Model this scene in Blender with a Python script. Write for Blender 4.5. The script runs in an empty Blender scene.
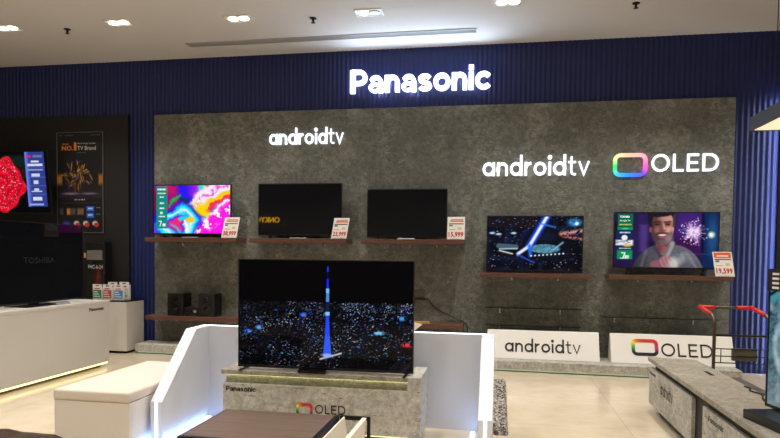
import bpy, bmesh, math, random
import numpy as np
from mathutils import Vector, Matrix

SC = bpy.context.scene
COL = SC.collection
random.seed(7)
RNG = np.random.default_rng(11)
PI = math.pi

# ------------------------------------------------------------------ view
SC.view_settings.view_transform = 'Standard'
SC.view_settings.look = 'None'
SC.view_settings.gamma = 1
SC.view_settings.use_curve_mapping = False
SC.view_settings.exposure = 0.0

# ------------------------------------------------------------------ materials
def lin(c):
    return tuple(((x / 255) / 12.92 if x / 255 <= 0.04045 else ((x / 255 + 0.055) / 1.055) ** 2.4) for x in c)

def mat(name, rgb, rough=0.5, metal=0.0, spec=0.5, emit=None, strength=0.0, coat=0.0):
    m = bpy.data.materials.new(name); m.use_nodes = True
    p = m.node_tree.nodes['Principled BSDF']
    p.inputs['Base Color'].default_value = (*lin(rgb), 1)
    p.inputs['Roughness'].default_value = rough
    p.inputs['Metallic'].default_value = metal
    p.inputs['Specular IOR Level'].default_value = spec
    p.inputs['Coat Weight'].default_value = coat
    if emit is not None:
        p.inputs['Emission Color'].default_value = (*lin(emit), 1)
        p.inputs['Emission Strength'].default_value = strength
    return m

def nodes(m):
    nt = m.node_tree
    return nt, nt.nodes, nt.links, nt.nodes['Principled BSDF']

def coord(nt, kind='Object', scale=(1, 1, 1), rot=(0, 0, 0)):
    t = nt.nodes.new('ShaderNodeTexCoord'); mp = nt.nodes.new('ShaderNodeMapping')
    mp.inputs['Scale'].default_value = scale; mp.inputs['Rotation'].default_value = rot
    nt.links.new(t.outputs[kind], mp.inputs['Vector'])
    return mp.outputs['Vector']

def noise(nt, vec, scale, detail=6, rough=0.6, dist=0.0):
    n = nt.nodes.new('ShaderNodeTexNoise')
    n.inputs['Scale'].default_value = scale; n.inputs['Detail'].default_value = detail
    n.inputs['Roughness'].default_value = rough; n.inputs['Distortion'].default_value = dist
    nt.links.new(vec, n.inputs['Vector'])
    return n.outputs['Fac']

def ramp(nt, fac, stops):
    r = nt.nodes.new('ShaderNodeValToRGB')
    el = r.color_ramp.elements
    while len(el) < len(stops):
        el.new(0.5)
    for e, (pos, c) in zip(el, stops):
        e.position = pos; e.color = (*c, 1) if len(c) == 3 else c
    nt.links.new(fac, r.inputs['Fac'])
    return r.outputs['Color']

def mix(nt, fac, a, b, mode='MIX'):
    x = nt.nodes.new('ShaderNodeMix'); x.data_type = 'RGBA'; x.blend_type = mode
    if isinstance(fac, float): x.inputs[0].default_value = fac
    else: nt.links.new(fac, x.inputs[0])
    for k, v in ((6, a), (7, b)):
        if isinstance(v, tuple): x.inputs[k].default_value = (*v, 1)
        else: nt.links.new(v, x.inputs[k])
    return x.outputs[2]

def bump(nt, p, h, strength=0.3, dist=0.01):
    b = nt.nodes.new('ShaderNodeBump'); b.inputs['Strength'].default_value = strength
    b.inputs['Distance'].default_value = dist
    nt.links.new(h, b.inputs['Height']); nt.links.new(b.outputs['Normal'], p.inputs['Normal'])

def concrete(name, dark, mid, light, scale=1.0, rough=0.75, cloud=1.0, pits=None):
    m = mat(name, mid, rough); nt, N, L, p = nodes(m)
    v = coord(nt, 'Object', (scale, scale, scale))
    big = noise(nt, v, 1.5, 9, 0.72, 0.15)
    c1 = ramp(nt, big, [(0.3, lin(dark)), (0.52, lin(mid)), (0.72, lin(light))])
    if cloud < 1: c1 = mix(nt, cloud, lin(mid), c1)
    fine = noise(nt, v, 13, 8, 0.82)
    c2 = ramp(nt, fine, [(0.36, (0.62, 0.62, 0.62)), (0.64, (1.36, 1.36, 1.34))])
    c = mix(nt, 1.0, c1, c2, 'MULTIPLY')
    scr = noise(nt, coord(nt, 'Object', (scale * 1.2, scale * 1.2, scale * 2.2), (0, 0.5, 0)), 3.0, 14, 0.82, 0.5)
    sm = ramp(nt, scr, [(0.57, (0, 0, 0)), (0.64, (1, 1, 1))])
    c = mix(nt, sm, c, mix(nt, 0.75, c, lin(light)))
    band = noise(nt, coord(nt, 'Object', (2.2, 2.2, 0.4)), 1.0, 4, 0.6)
    bm_ = ramp(nt, band, [(0.46, (0, 0, 0)), (0.60, (1, 1, 1))])
    chip = noise(nt, coord(nt, 'Object', (scale * 8, scale * 8, scale * 11), (0, 0.7, 0)), 1.5, 10, 0.75, 0.8)
    cm = ramp(nt, chip, [(0.52, (0, 0, 0)), (0.565, (1, 1, 1)), (0.61, (0, 0, 0))])
    cm2 = mix(nt, 1.0, cm, bm_, 'MULTIPLY')
    c = mix(nt, cm2, c, mix(nt, 0.65, c, lin(light)))
    dk = noise(nt, coord(nt, 'Object', (scale * 1.6, scale * 1.6, scale * 1.1), (0, 0.2, 0)), 3.7, 14, 0.82, 0.35)
    dm = ramp(nt, dk, [(0.56, (0, 0, 0)), (0.66, (1, 1, 1))])
    c = mix(nt, dm, c, mix(nt, 0.6, c, lin(dark)))
    if pits:
        sc, col, th = pits
        pv = noise(nt, coord(nt, 'Object', sc), 1.0, 6, 0.75, 0.4)
        pm = ramp(nt, pv, [(th, (0, 0, 0)), (th + 0.06, (1, 1, 1))])
        c = mix(nt, pm, c, lin(col))
    L.new(c, p.inputs['Base Color'])
    bump(nt, p, chip, 1.0, 0.035)
    return m

def wood(name, a, b, sc=(2, 30, 30), rough=0.45):
    m = mat(name, a, rough); nt, N, L, p = nodes(m)
    n = noise(nt, coord(nt, 'Object', sc), 1.0, 6, 0.6, 0.8)
    L.new(ramp(nt, n, [(0.3, lin(a)), (0.7, lin(b))]), p.inputs['Base Color'])
    return m

def attr_mat(name, strength, rough=0.12, spec=0.5, base=None):
    m = mat(name, (4, 4, 5), rough, 0, spec); nt, N, L, p = nodes(m)
    a = N.new('ShaderNodeAttribute'); a.attribute_name = 'picture'
    L.new(a.outputs['Color'], p.inputs['Base Color'] if base else p.inputs['Emission Color'])
    p.inputs['Emission Strength'].default_value = 0 if base else strength
    return m

M = {}
M['concrete'] = concrete('dark concrete', (94, 96, 91), (115, 117, 110), (178, 177, 168), 1.0, cloud=0.5)
M['stone'] = concrete('pale travertine', (172, 169, 158), (202, 199, 189), (220, 217, 209), 1.6, 0.5,
                      pits=((6, 6, 30), (112, 102, 86), 0.60))
M['stone_top'] = concrete('travertine worktop', (146, 139, 124), (170, 162, 146), (192, 184, 170), 1.4, 0.42,
                          pits=((5, 5, 5), (112, 102, 86), 0.66))
M['navy'] = mat('navy fluted panel', (27, 39, 93), 0.45, 0, 0.4)
M['black'] = mat('black satin panel', (15, 15, 17), 0.55)
M['black_panel'] = mat('black wall panel', (19, 19, 21), 0.6)
M['plastic'] = mat('black plastic', (14, 14, 15), 0.35)
M['gloss'] = mat('black gloss', (6, 6, 8), 0.06)
M['dark'] = mat('dark void', (8, 8, 9), 0.9)
M['metal_dark'] = mat('dark steel', (30, 28, 27), 0.35, 0.6)
M['tube'] = mat('brown steel tube', (92, 80, 68), 0.4, 0.7)
M['silver'] = mat('silver', (190, 188, 184), 0.25, 0.8)
M['red'] = mat('red grip', (206, 32, 34), 0.45)
M['white'] = mat('white laminate', (212, 214, 220), 0.35)
M['white_warm'] = mat('cream laminate', (212, 206, 197), 0.4)
M['counter'] = mat('pale grey laminate', (206, 202, 194), 0.4)
M['paper'] = mat('white card', (238, 234, 228), 0.6)
M['sign_white'] = mat('white acrylic board', (240, 238, 232), 0.25)
M['ink'] = mat('black lettering', (20, 20, 22), 0.4)
M['grey_ink'] = mat('grey lettering', (110, 108, 106), 0.5)
M['red_ink'] = mat('red print', (190, 34, 34), 0.6)
M['orange_ink'] = mat('orange print', (226, 92, 60), 0.6)
M['beige_ink'] = mat('beige print', (214, 196, 140), 0.6)
M['walnut'] = wood('walnut board', (84, 55, 43), (108, 73, 58), (1.5, 22, 30))
M['table'] = wood('brown table top', (86, 70, 60), (112, 94, 82), (2.0, 26, 8), 0.4)
M['leather'] = mat('dark brown leather', (62, 47, 38), 0.34)
M['cream_fabric'] = mat('cream fabric', (222, 212, 196), 0.85)
M['cushion'] = mat('beige upholstery', (210, 199, 187), 0.8)
M['grey_box'] = mat('grey box', (86, 82, 74), 0.7)
M['gold'] = mat('yellow strip', (206, 164, 84), 0.5)
M['cooler'] = mat('extinguisher red', (150, 24, 26), 0.3)
M['led_cool'] = mat('cool led strip', (255, 255, 255), 0.5, emit=(228, 236, 255), strength=2.4)
M['led_floor'] = mat('cool floor led strip', (255, 255, 255), 0.5, emit=(130, 178, 255), strength=9.0)
M['led_warm'] = mat('warm led strip', (255, 240, 190), 0.5, emit=(255, 236, 165), strength=2.0)
M['led_lime'] = mat('lime white led strip', (240, 245, 190), 0.5, emit=(238, 240, 160), strength=2.2)
M['led_mint'] = mat('mint white led strip', (220, 245, 230), 0.5, emit=(196, 216, 190), strength=0.22)
M['led_blue'] = mat('blue white led strip', (200, 220, 255), 0.5, emit=(225, 235, 255), strength=40.0)
M['lit_sign'] = mat('lit white acrylic', (255, 255, 255), 0.4, emit=(222, 230, 255), strength=2.3)
M['lit_letters'] = mat('lit letter face', (255, 255, 255), 0.4, emit=(232, 240, 255), strength=1.25)
M['lamp'] = mat('lit lamp face', (255, 240, 220), 0.4, emit=(255, 236, 206), strength=9.0)
M['lamp_off'] = mat('unlit reflector', (150, 150, 155), 0.2, 0.8)
M['diffuser'] = mat('cream diffuser', (240, 230, 200), 0.5, emit=(255, 236, 190), strength=0.75)
M['ceiling'] = mat('ceiling paint', (214, 210, 206), 0.9)
M['wall_grey'] = mat('store wall paint', (120, 112, 104), 0.8)
M['vent'] = mat('vent metal', (186, 186, 186), 0.5, 0.2)
M['picture'] = attr_mat('screen picture', 1.0, 0.04, 0.12)
M['picture_dark'] = attr_mat('dark screen', 1.0, 0.006, 0.35)
M['picture_soft'] = attr_mat('printed picture', 0.0, 0.5, 0.4, base=True)
M['yellow_sign'] = mat('lit yellow letters', (255, 210, 60), 0.4, emit=(255, 190, 30), strength=12.0)
M['text_glow'] = mat('screen caption white', (235, 240, 245), 0.4, emit=(235, 240, 245), strength=0.8)
M['text_faint'] = mat('screen logo grey', (22, 22, 24), 0.3, emit=(60, 60, 66), strength=0.10)
M['text_orange'] = mat('poster orange', (214, 122, 40), 0.5)
M['text_white'] = mat('poster white', (206, 202, 196), 0.5)

def glass_mat():
    m = bpy.data.materials.new('clear glass'); m.use_nodes = True
    p = m.node_tree.nodes['Principled BSDF']
    p.inputs['Base Color'].default_value = (0.82, 0.93, 0.88, 1)
    p.inputs['Roughness'].default_value = 0.02
    p.inputs['Transmission Weight'].default_value = 1.0
    p.inputs['IOR'].default_value = 1.5
    return m
M['glass'] = glass_mat()

def floor_mat():
    m = mat('glossy cream floor tile', (214, 200, 176), 0.16, 0, 0.5); nt, N, L, p = nodes(m)
    v = coord(nt, 'Object')
    n = noise(nt, v, 2.2, 6, 0.6, 0.5)
    c = ramp(nt, n, [(0.3, lin((196, 180, 154))), (0.7, lin((214, 200, 176)))])
    b = N.new('ShaderNodeTexBrick'); b.offset = 0.0
    b.inputs['Scale'].default_value = 1.0; b.inputs['Brick Width'].default_value = 1.2
    b.inputs['Row Height'].default_value = 1.2; b.inputs['Mortar Size'].default_value = 0.004
    b.inputs['Color1'].default_value = b.inputs['Color2'].default_value = (1, 1, 1, 1)
    b.inputs['Mortar'].default_value = (0.78, 0.76, 0.73, 1)
    L.new(v, b.inputs['Vector'])
    L.new(mix(nt, 1.0, c, b.outputs['Color'], 'MULTIPLY'), p.inputs['Base Color'])
    return m
M['floor'] = floor_mat()

def rug_mat():
    m = mat('speckled shag', (120, 112, 104), 0.95); nt, N, L, p = nodes(m)
    vo = N.new('ShaderNodeTexVoronoi'); vo.inputs['Scale'].default_value = 60
    L.new(coord(nt, 'Object'), vo.inputs['Vector'])
    sx = N.new('ShaderNodeSeparateColor'); L.new(vo.outputs['Color'], sx.inputs[0])
    L.new(ramp(nt, sx.outputs[0], [(0.15, lin((40, 36, 34))), (0.5, lin((112, 104, 96))), (0.9, lin((190, 182, 172)))]),
          p.inputs['Base Color'])
    return m
M['rug'] = rug_mat()

# ------------------------------------------------------------------ mesh helpers
def root_loc(o):
    while o is not None and o.parent is not None: o = o.parent
    return Vector(o.location) if o is not None else Vector((0, 0, 0))

class MB:
    """collects shapes; build() links them as ONE mesh object"""
    def __init__(s): s.v = []; s.f = []
    def add(s, vs, fs):
        k = len(s.v); s.v += [tuple(p) for p in vs]; s.f += [tuple(i + k for i in f) for f in fs]; return s
    def box(s, x0, x1, y0, y1, z0, z1):
        vs = [(x, y, z) for x in (x0, x1) for y in (y0, y1) for z in (z0, z1)]
        return s.add(vs, [(0, 1, 3, 2), (4, 6, 7, 5), (0, 4, 5, 1), (2, 3, 7, 6), (0, 2, 6, 4), (1, 5, 7, 3)])
    def prism(s, prof, axis, a, b):
        n = len(prof)
        def P(q, t): return {'x': (t, q[0], q[1]), 'y': (q[0], t, q[1]), 'z': (q[0], q[1], t)}[axis]
        vs = [P(q, a) for q in prof] + [P(q, b) for q in prof]
        fs = [tuple(range(n - 1, -1, -1)), tuple(range(n, 2 * n))] + [(i, (i + 1) % n, n + (i + 1) % n, n + i) for i in range(n)]
        return s.add(vs, fs)
    def tube(s, pts, r, n=10, r1=None):
        pts = [Vector(p) for p in pts]; rings = []
        t0 = (pts[1] - pts[0]).normalized()
        up = Vector((0, 0, 1)) if abs(t0.z) < 0.9 else Vector((1, 0, 0))
        a = t0.cross(up).normalized(); vs = []
        for i, p in enumerate(pts):
            t = (pts[min(i + 1, len(pts) - 1)] - pts[max(i - 1, 0)]).normalized()
            a = (a - t * a.dot(t)).normalized(); b = t.cross(a)
            rr = r if r1 is None else r + (r1 - r) * i / (len(pts) - 1)
            vs += [p + (a * math.cos(2 * PI * k / n) + b * math.sin(2 * PI * k / n)) * rr for k in range(n)]
        fs = [(i * n + k, i * n + (k + 1) % n, (i + 1) * n + (k + 1) % n, (i + 1) * n + k) for i in range(len(pts) - 1) for k in range(n)]
        fs += [tuple(range(n - 1, -1, -1)), tuple(range((len(pts) - 1) * n, len(pts) * n))]
        return s.add(vs, fs)
    def lathe(s, prof, c, n=20, axis='z'):
        vs = []; m = len(prof)
        for k in range(n):
            a = 2 * PI * k / n
            for (r, h) in prof:
                d = (r * math.cos(a), r * math.sin(a), h)
                if axis == 'y': d = (d[0], h, d[1])
                vs.append((c[0] + d[0], c[1] + d[1], c[2] + d[2]))
        fs = [(k * m + i, ((k + 1) % n) * m + i, ((k + 1) % n) * m + i + 1, k * m + i + 1) for k in range(n) for i in range(m - 1)]
        fs += [tuple(k * m for k in range(n)), tuple(k * m + m - 1 for k in range(n))]
        return s.add(vs, fs)
    def build(s, name, m, parent=None, bevel=0.0, seg=2, smooth=False, local=False, subsurf=0):
        me = bpy.data.meshes.new(name)
        o3 = Vector((0, 0, 0)) if (local or parent is None) else root_loc(parent)
        me.from_pydata([(v[0] - o3.x, v[1] - o3.y, v[2] - o3.z) for v in s.v], [], s.f)
        bm = bmesh.new(); bm.from_mesh(me); bmesh.ops.recalc_face_normals(bm, faces=bm.faces); bm.to_mesh(me); bm.free()
        me.materials.append(m)
        if smooth: me.polygons.foreach_set('use_smooth', [True] * len(me.polygons))
        ob = bpy.data.objects.new(name, me); COL.objects.link(ob)
        if parent is not None: ob.parent = parent
        if bevel:
            b = ob.modifiers.new('bevel', 'BEVEL'); b.width = bevel; b.segments = seg; b.limit_method = 'ANGLE'
        if subsurf:
            q = ob.modifiers.new('sub', 'SUBSURF'); q.levels = q.render_levels = subsurf
        return ob

def tag(o, label=None, cat=None, group=None, kind=None):
    if label: o['label'] = label
    if cat: o['category'] = cat
    if group: o['group'] = group
    if kind: o['kind'] = kind
    return o

def thing(name, label, cat, loc=(0, 0, 0), rot=(0, 0, 0), group=None):
    o = bpy.data.objects.new(name, None); COL.objects.link(o)
    o.location = loc; o.rotation_euler = rot; o.empty_display_size = 0.1
    return tag(o, label, cat, group)

def copy_tree(o, parent=None):
    c = o.copy(); COL.objects.link(c)
    if parent is not None: c.parent = parent
    for ch in list(o.children): copy_tree(ch, c)
    return c

def structure(name, mb, m, **k):
    return tag(mb.build(name, m, **k), kind='structure')

# --- lettering ------------------------------------------------------
_tc = {}
def text_flat(s, bold=0.0):
    key = (s, bold)
    if key in _tc: return _tc[key]
    cu = bpy.data.curves.new('lettering', 'FONT'); cu.body = s; cu.size = 1.0; cu.offset = bold; cu.space_character = 1.0 + bold * 2.2
    cu.resolution_u = 4
    ob = bpy.data.objects.new('lettering', cu); COL.objects.link(ob)
    dg = bpy.context.evaluated_depsgraph_get(); dg.update()
    me = ob.evaluated_get(dg).to_mesh()
    v = [(p.co.x, p.co.y) for p in me.vertices]; f = [tuple(p.vertices) for p in me.polygons]
    ob.evaluated_get(dg).to_mesh_clear()
    bpy.data.objects.remove(ob); bpy.data.curves.remove(cu)
    xs = [p[0] for p in v]; ys = [p[1] for p in v]
    v = [((x - min(xs)) / (max(xs) - min(xs)), (y - min(ys)) / (max(ys) - min(ys))) for x, y in v]
    _tc[key] = (v, f); return v, f

def slab_from_flat(mb, v, f, org, u, w, W, H, t):
    """flat glyph faces -> solid of thickness t standing on the plane org,u,w"""
    org = Vector(org); u = Vector(u); w = Vector(w); n = u.cross(w).normalized()
    P = [org + u * (x * W) + w * (y * H) for x, y in v]; k = len(P)
    edges = {}
    for fc in f:
        for i in range(len(fc)):
            a, b = fc[i], fc[(i + 1) % len(fc)]
            edges[(a, b)] = 1
    sides = [(a, b, b + k, a + k) for (a, b) in edges if (b, a) not in edges]
    mb.add([p + n * t for p in P] + P, list(f) + [tuple(i + k for i in reversed(fc)) for fc in f] + [(b, a, d, c) for a, b, c, d in sides])
    return mb

def lettering(s, m, parent, org, u, w, W, H, t=0.002, bold=0.0, name='lettering', local=False):
    v, f = text_flat(s, bold); mb = MB()
    slab_from_flat(mb, v, f, org, u, w, W, H, t)
    return mb.build(name, m, parent, local=local)

def letters(s, m, parent, org, u, w, W, H, t, bold=0.0):
    """one mesh per letter"""
    v, f = text_flat(s, bold)
    par = list(range(len(v)))
    def find(i):
        while par[i] != i: par[i] = par[par[i]]; i = par[i]
        return i
    for fc in f:
        for i in fc[1:]: par[find(i)] = find(fc[0])
    isl = {}
    for fc in f: isl.setdefault(find(fc[0]), []).append(fc)
    grp = []
    for fs in isl.values():
        xs = [v[i][0] for fc in fs for i in fc]; grp.append([min(xs), max(xs), fs])
    grp.sort(key=lambda g: g[0]); out = []
    for g in grp:
        if out and min(out[-1][1], g[1]) - max(out[-1][0], g[0]) > 0.5 * min(g[1] - g[0], out[-1][1] - out[-1][0]):
            out[-1] = [min(out[-1][0], g[0]), max(out[-1][1], g[1]), out[-1][2] + g[2]]
        else: out.append(g)
    for g in out:
        ids = sorted({i for fc in g[2] for i in fc}); mp = {q: k for k, q in enumerate(ids)}
        mb = MB(); slab_from_flat(mb, [v[i] for i in ids], [tuple(mp[i] for i in fc) for fc in g[2]], org, u, w, W, H, t)
        mb.build('letter', m, parent)

def arc(cx, cy, rx, ry, a0, a1, n=16):
    return [(cx + rx * math.cos(math.radians(a0 + (a1 - a0) * i / n)), cy + ry * math.sin(math.radians(a0 + (a1 - a0) * i / n))) for i in range(n + 1)]

def stroke(mb, pts, wd, closed, org, u, w, sx, sy, t):
    """a bent bar of width wd following pts, laid on the plane org,u,w"""
    org = Vector(org); u = Vector(u); w = Vector(w); n = u.cross(w).normalized()
    q = [Vector((p[0], p[1])) for p in pts]; N = len(q); Lf = []; Rt = []
    for i in range(N):
        a = q[(i - 1) % N] if (closed or i > 0) else q[i]; b = q[(i + 1) % N] if (closed or i < N - 1) else q[i]
        d1 = (q[i] - a); d2 = (b - q[i])
        if d1.length < 1e-9: d1 = d2
        if d2.length < 1e-9: d2 = d1
        d1 = d1.normalized(); d2 = d2.normalized()
        tt = (d1 + d2); tt = tt.normalized() if tt.length > 1e-6 else d1
        nn = Vector((-tt.y, tt.x)); k = wd / 2 / max(0.5, abs(nn.dot(Vector((-d1.y, d1.x)))))
        Lf.append(q[i] + nn * k); Rt.append(q[i] - nn * k)
    def P(p, h): return org + u * (p.x * sx) + w * (p.y * sy) + n * h
    vs = [P(p, t) for p in Lf] + [P(p, t) for p in Rt] + [P(p, 0) for p in Lf] + [P(p, 0) for p in Rt]
    fs = []
    for i in range(N if closed else N - 1):
        j = (i + 1) % N
        fs += [(i, j, N + j, N + i), (2 * N + i, 3 * N + i, 3 * N + j, 2 * N + j), (i, 2 * N + i, 2 * N + j, j), (N + i, N + j, 3 * N + j, 3 * N + i)]
    if not closed:
        fs += [(0, N, 3 * N, 2 * N), (N - 1, 3 * N - 1, 4 * N - 1, 2 * N - 1)]
    mb.add(vs, fs)

def glyph(ch, b):
    """(strokes, width) in x-height units; round single-storey letters; b = bar width"""
    r = 0.5 - b / 2
    ring = (arc(0.5, 0.5, r, r, 0, 345, 23), True)
    if ch == 'a': return [ring, ([(1 - b / 2, 0), (1 - b / 2, 1)], False)], 1.0
    if ch == 'd': return [ring, ([(1 - b / 2, 0), (1 - b / 2, 1.52)], False)], 1.0
    if ch == 'o': return [ring], 1.0
    if ch == 'n':
        k = 0.44 - b / 2
        return [([(b / 2, 0), (b / 2, 1)], False), ([(b / 2, 0.3)] + arc(0.44, 1 - b / 2 - k, k, k, 180, 0, 14) + [(0.88 - b / 2, 0)], False)], 0.88
    if ch == 'r': return [([(b / 2, 0), (b / 2, 1)], False), (arc(0.52, 0.52, 0.52 - b / 2, 0.48 - b / 2, 175, 88, 8), False)], 0.56
    if ch == 'i': return [([(b / 2, 0), (b / 2, 1)], False), (arc(b / 2, 1.32, b * 0.3, b * 0.3, 0, 330, 11), True)], b
    if ch == 't': return [([(0.26, 1.36)] + arc(0.26 + 0.2, 0.2 + b / 2, 0.2, 0.2, 180, 270, 7) + [(0.62, b / 2)], False), ([(0, 0.95), (0.6, 0.95)], False)], 0.62
    if ch == 'v': return [([(b / 2, 1), (0.44, b * 0.3), (0.88 - b / 2, 1)], False)], 0.88
    if ch == 'O': return [(arc(0.52, 0.5, 0.52 - b / 2, 0.5 - b / 2, 0, 345, 31), True)], 1.04
    if ch == 'L': return [([(b / 2, 1), (b / 2, b / 2), (0.6, b / 2)], False)], 0.6
    if ch == 'E': return [([(0.66, 1 - b / 2), (b / 2, 1 - b / 2), (b / 2, b / 2), (0.66, b / 2)], False), ([(b / 2, 0.5), (0.6, 0.5)], False)], 0.68
    if ch == 'D': return [([(b / 2, b / 2), (0.4, b / 2)] + arc(0.4, 0.5, 0.5 - b / 2, 0.5 - b / 2, -90, 90, 16) + [(b / 2, 1 - b / 2)], True)], 0.92
    return [], 0.5

def stroke_word(s, bars, gap, m, parent, org, u, w, W, H, t, per_letter=True, tall=1.52, shape=glyph):
    x = 0; lay = []
    for ch, b in zip(s, bars):
        st, wd = shape(ch, b); lay.append((x, st, b)); x += wd + gap
    tot = x - gap; one = MB()
    for x0, st, b in lay:
        mb = MB() if per_letter else one
        for q in st: stroke(mb, [(p[0] + x0, p[1]) for p in q[0]], q[2] if len(q) > 2 else b, q[1], org, u, w, W / tot, H / tall, t)
        if per_letter: mb.build('letter', m, parent)
    if not per_letter: one.build('lettering', m, parent)

def heavy(ch, b):
    if ch == 'P':
        r = (1.37 - 0.46 - 0.24) / 2; c = 0.46 + 0.12 + r
        return [([(0.15, 0), (0.15, 1.37)], False, 0.30), ([(0.15, 1.25)] + arc(0.56, c, r + 0.02, r, 90, -90, 12) + [(0.15, 0.58)], False, 0.24)], 1.03
    if ch == 'a':
        return [([(0.14, 0.68)] + arc(0.47, 0.60, 0.29, 0.29, 155, 0, 12) + [(0.76, 0.0)], False, 0.24), (arc(0.40, 0.29, 0.28, 0.20, 0, 345, 23), True, 0.19), ([(0.775, 0.0), (0.775, 0.6)], False, 0.27)], 0.92
    if ch == 'n':
        return [([(0.14, 0), (0.14, 1)], False, 0.28), ([(0.14, 0.4)] + arc(0.46, 0.57, 0.30, 0.31, 170, 0, 12) + [(0.76, 0)], False, 0.26)], 0.90
    if ch == 's':
        return [(arc(0.42, 0.705, 0.28, 0.175, 20, 250, 14) + arc(0.42, 0.295, 0.29, 0.175, 70, -160, 14), False, 0.24)], 0.84
    if ch == 'o': return [(arc(0.5, 0.5, 0.37, 0.38, 0, 345, 27), True, 0.26)], 1.0
    if ch == 'i': return [([(0.14, 0), (0.14, 1)], False, 0.28), ([(0.14, 1.14), (0.14, 1.40)], False, 0.28)], 0.28
    if ch == 'c': return [(arc(0.5, 0.5, 0.37, 0.38, 38, 322, 22), False, 0.26)], 0.92
    return [], 0.5
def panasonic_word(m, parent, org, u, w, W, H, t, per_letter=True):
    stroke_word('Panasonic', [0.27] * 9, 0.09, m, parent, org, u, w, W, H, t, per_letter, 1.4, heavy)
def android_word(m, parent, org, u, w, W, H, t, per_letter=True):
    stroke_word('androidtv', [0.205] * 7 + [0.14] * 2, 0.17, m, parent, org, u, w, W, H, t, per_letter)
def oled_word(m, parent, org, u, w, W, H, t, per_letter=True):
    stroke_word('OLED', [0.13] * 4, 0.2, m, parent, org, u, w, W, H, t, per_letter, 1.0)

RAIN = [(0, (214, 40, 110)), (25, (190, 30, 50)), (60, (214, 40, 36)), (100, (200, 36, 30)), (130, (235, 150, 20)), (150, (240, 225, 30)), (170, (120, 190, 40)), (190, (30, 140, 50)), (212, (14, 40, 26)), (270, (16, 16, 30)), (315, (18, 16, 40)), (340, (120, 24, 110)), (360, (214, 40, 110))]
RAIN_LIT = [(0, (255, 110, 190)), (40, (255, 170, 200)), (90, (255, 190, 160)), (135, (250, 240, 170)), (165, (190, 250, 170)), (185, (60, 220, 90)), (215, (90, 220, 220)), (260, (50, 150, 255)), (310, (110, 90, 255)), (335, (230, 80, 230)), (360, (255, 110, 190))]
def rainbow_ring(parent, org, u, w, W, H, bar, t, m, stops, name='rainbow_frame'):
    """rounded rectangular ring whose colour runs round the rainbow"""
    org = Vector(org); u = Vector(u); w = Vector(w); n = u.cross(w).normalized(); R = 0.3 * H
    def rr(W, H, R, k):
        pts = []
        for cx, cy, a in ((W / 2 - R, H / 2 - R, 0), (-W / 2 + R, H / 2 - R, 90), (-W / 2 + R, -H / 2 + R, 180), (W / 2 - R, -H / 2 + R, 270)):
            pts += arc(cx, cy, R, R, a, a + 90, k)
        out = []
        for i in range(len(pts)):
            a = pts[i]; b = pts[(i + 1) % len(pts)]
            for s in range(4): out.append((a[0] + (b[0] - a[0]) * s / 4, a[1] + (b[1] - a[1]) * s / 4))
        return out
    A = rr(W, H, R, 5); B = rr(W - 2 * bar, H - 2 * bar, max(R - bar, 0.25 * bar), 5); N = len(A)
    c = org + u * (W / 2) + w * (H / 2)
    P = lambda p, h: c + u * p[0] + w * p[1] + n * h
    mb = MB(); vs = [P(p, t) for p in A] + [P(p, t) for p in B] + [P(p, 0) for p in A] + [P(p, 0) for p in B]; fs = []
    for i in range(N):
        j = (i + 1) % N
        fs += [(i, j, N + j, N + i), (2 * N + i, 3 * N + i, 3 * N + j, 2 * N + j), (i, 2 * N + i, 2 * N + j, j), (N + i, N + j, 3 * N + j, 3 * N + i)]
    mb.add(vs, fs); ob = mb.build(name, m, parent)
    at = ob.data.color_attributes.new('picture', 'FLOAT_COLOR', 'POINT'); cols = []
    for k in range(4):
        for i in range(N):
            p = A[i]; a = math.degrees(math.atan2(p[1] / H, p[0] / W)) % 360
            for (a0, c0), (a1, c1) in zip(stops, stops[1:]):
                if a0 <= a <= a1:
                    f = (a - a0) / (a1 - a0); cols += [*lin(tuple(c0[q] + (c1[q] - c0[q]) * f for q in range(3))), 1]; break
    at.data.foreach_set('color', cols)
    return ob

# --- painted screens -------------------------------------------------
def picture_grid(name, fn, x0, x1, z0, z1, y, nx, ny, m, parent, local=True):
    """flat grid facing -y; fn(u, v) -> sRGB 0..1, v counted from the top"""
    o3 = Vector((0, 0, 0)) if local else root_loc(parent)
    U, V = np.meshgrid(np.linspace(0, 1, nx), np.linspace(0, 1, ny))
    img = np.clip(fn(U, V), 0, 1)
    co = np.stack([x0 + (x1 - x0) * U - o3.x, np.full_like(U, y - o3.y), z1 - (z1 - z0) * V - o3.z], -1).reshape(-1, 3)
    idx = np.arange(nx * ny).reshape(ny, nx)
    q = np.stack([idx[1:, :-1], idx[1:, 1:], idx[:-1, 1:], idx[:-1, :-1]], -1).reshape(-1, 4)
    me = bpy.data.meshes.new(name); me.from_pydata(co.tolist(), [], q.tolist())
    at = me.color_attributes.new('picture', 'FLOAT_COLOR', 'POINT')
    L = np.where(img <= 0.04045, img / 12.92, ((img + 0.055) / 1.055) ** 2.4)
    at.data.foreach_set('color', np.concatenate([L, np.ones_like(U)[..., None]], -1).astype(np.float32).ravel())
    me.materials.append(m)
    ob = bpy.data.objects.new(name, me); COL.objects.link(ob); ob.parent = parent
    return ob

def vnoise(U, V, fx, fy, seed):
    g = np.random.default_rng(seed).random((int(fy) + 3, int(fx) + 3))
    x = U * fx; y = V * fy; i = np.floor(x).astype(int); j = np.floor(y).astype(int)
    a = x - i; b = y - j; a = a * a * (3 - 2 * a); b = b * b * (3 - 2 * b)
    return (g[j, i] * (1 - a) + g[j, i + 1] * a) * (1 - b) + (g[j + 1, i] * (1 - a) + g[j + 1, i + 1] * a) * b

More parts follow.
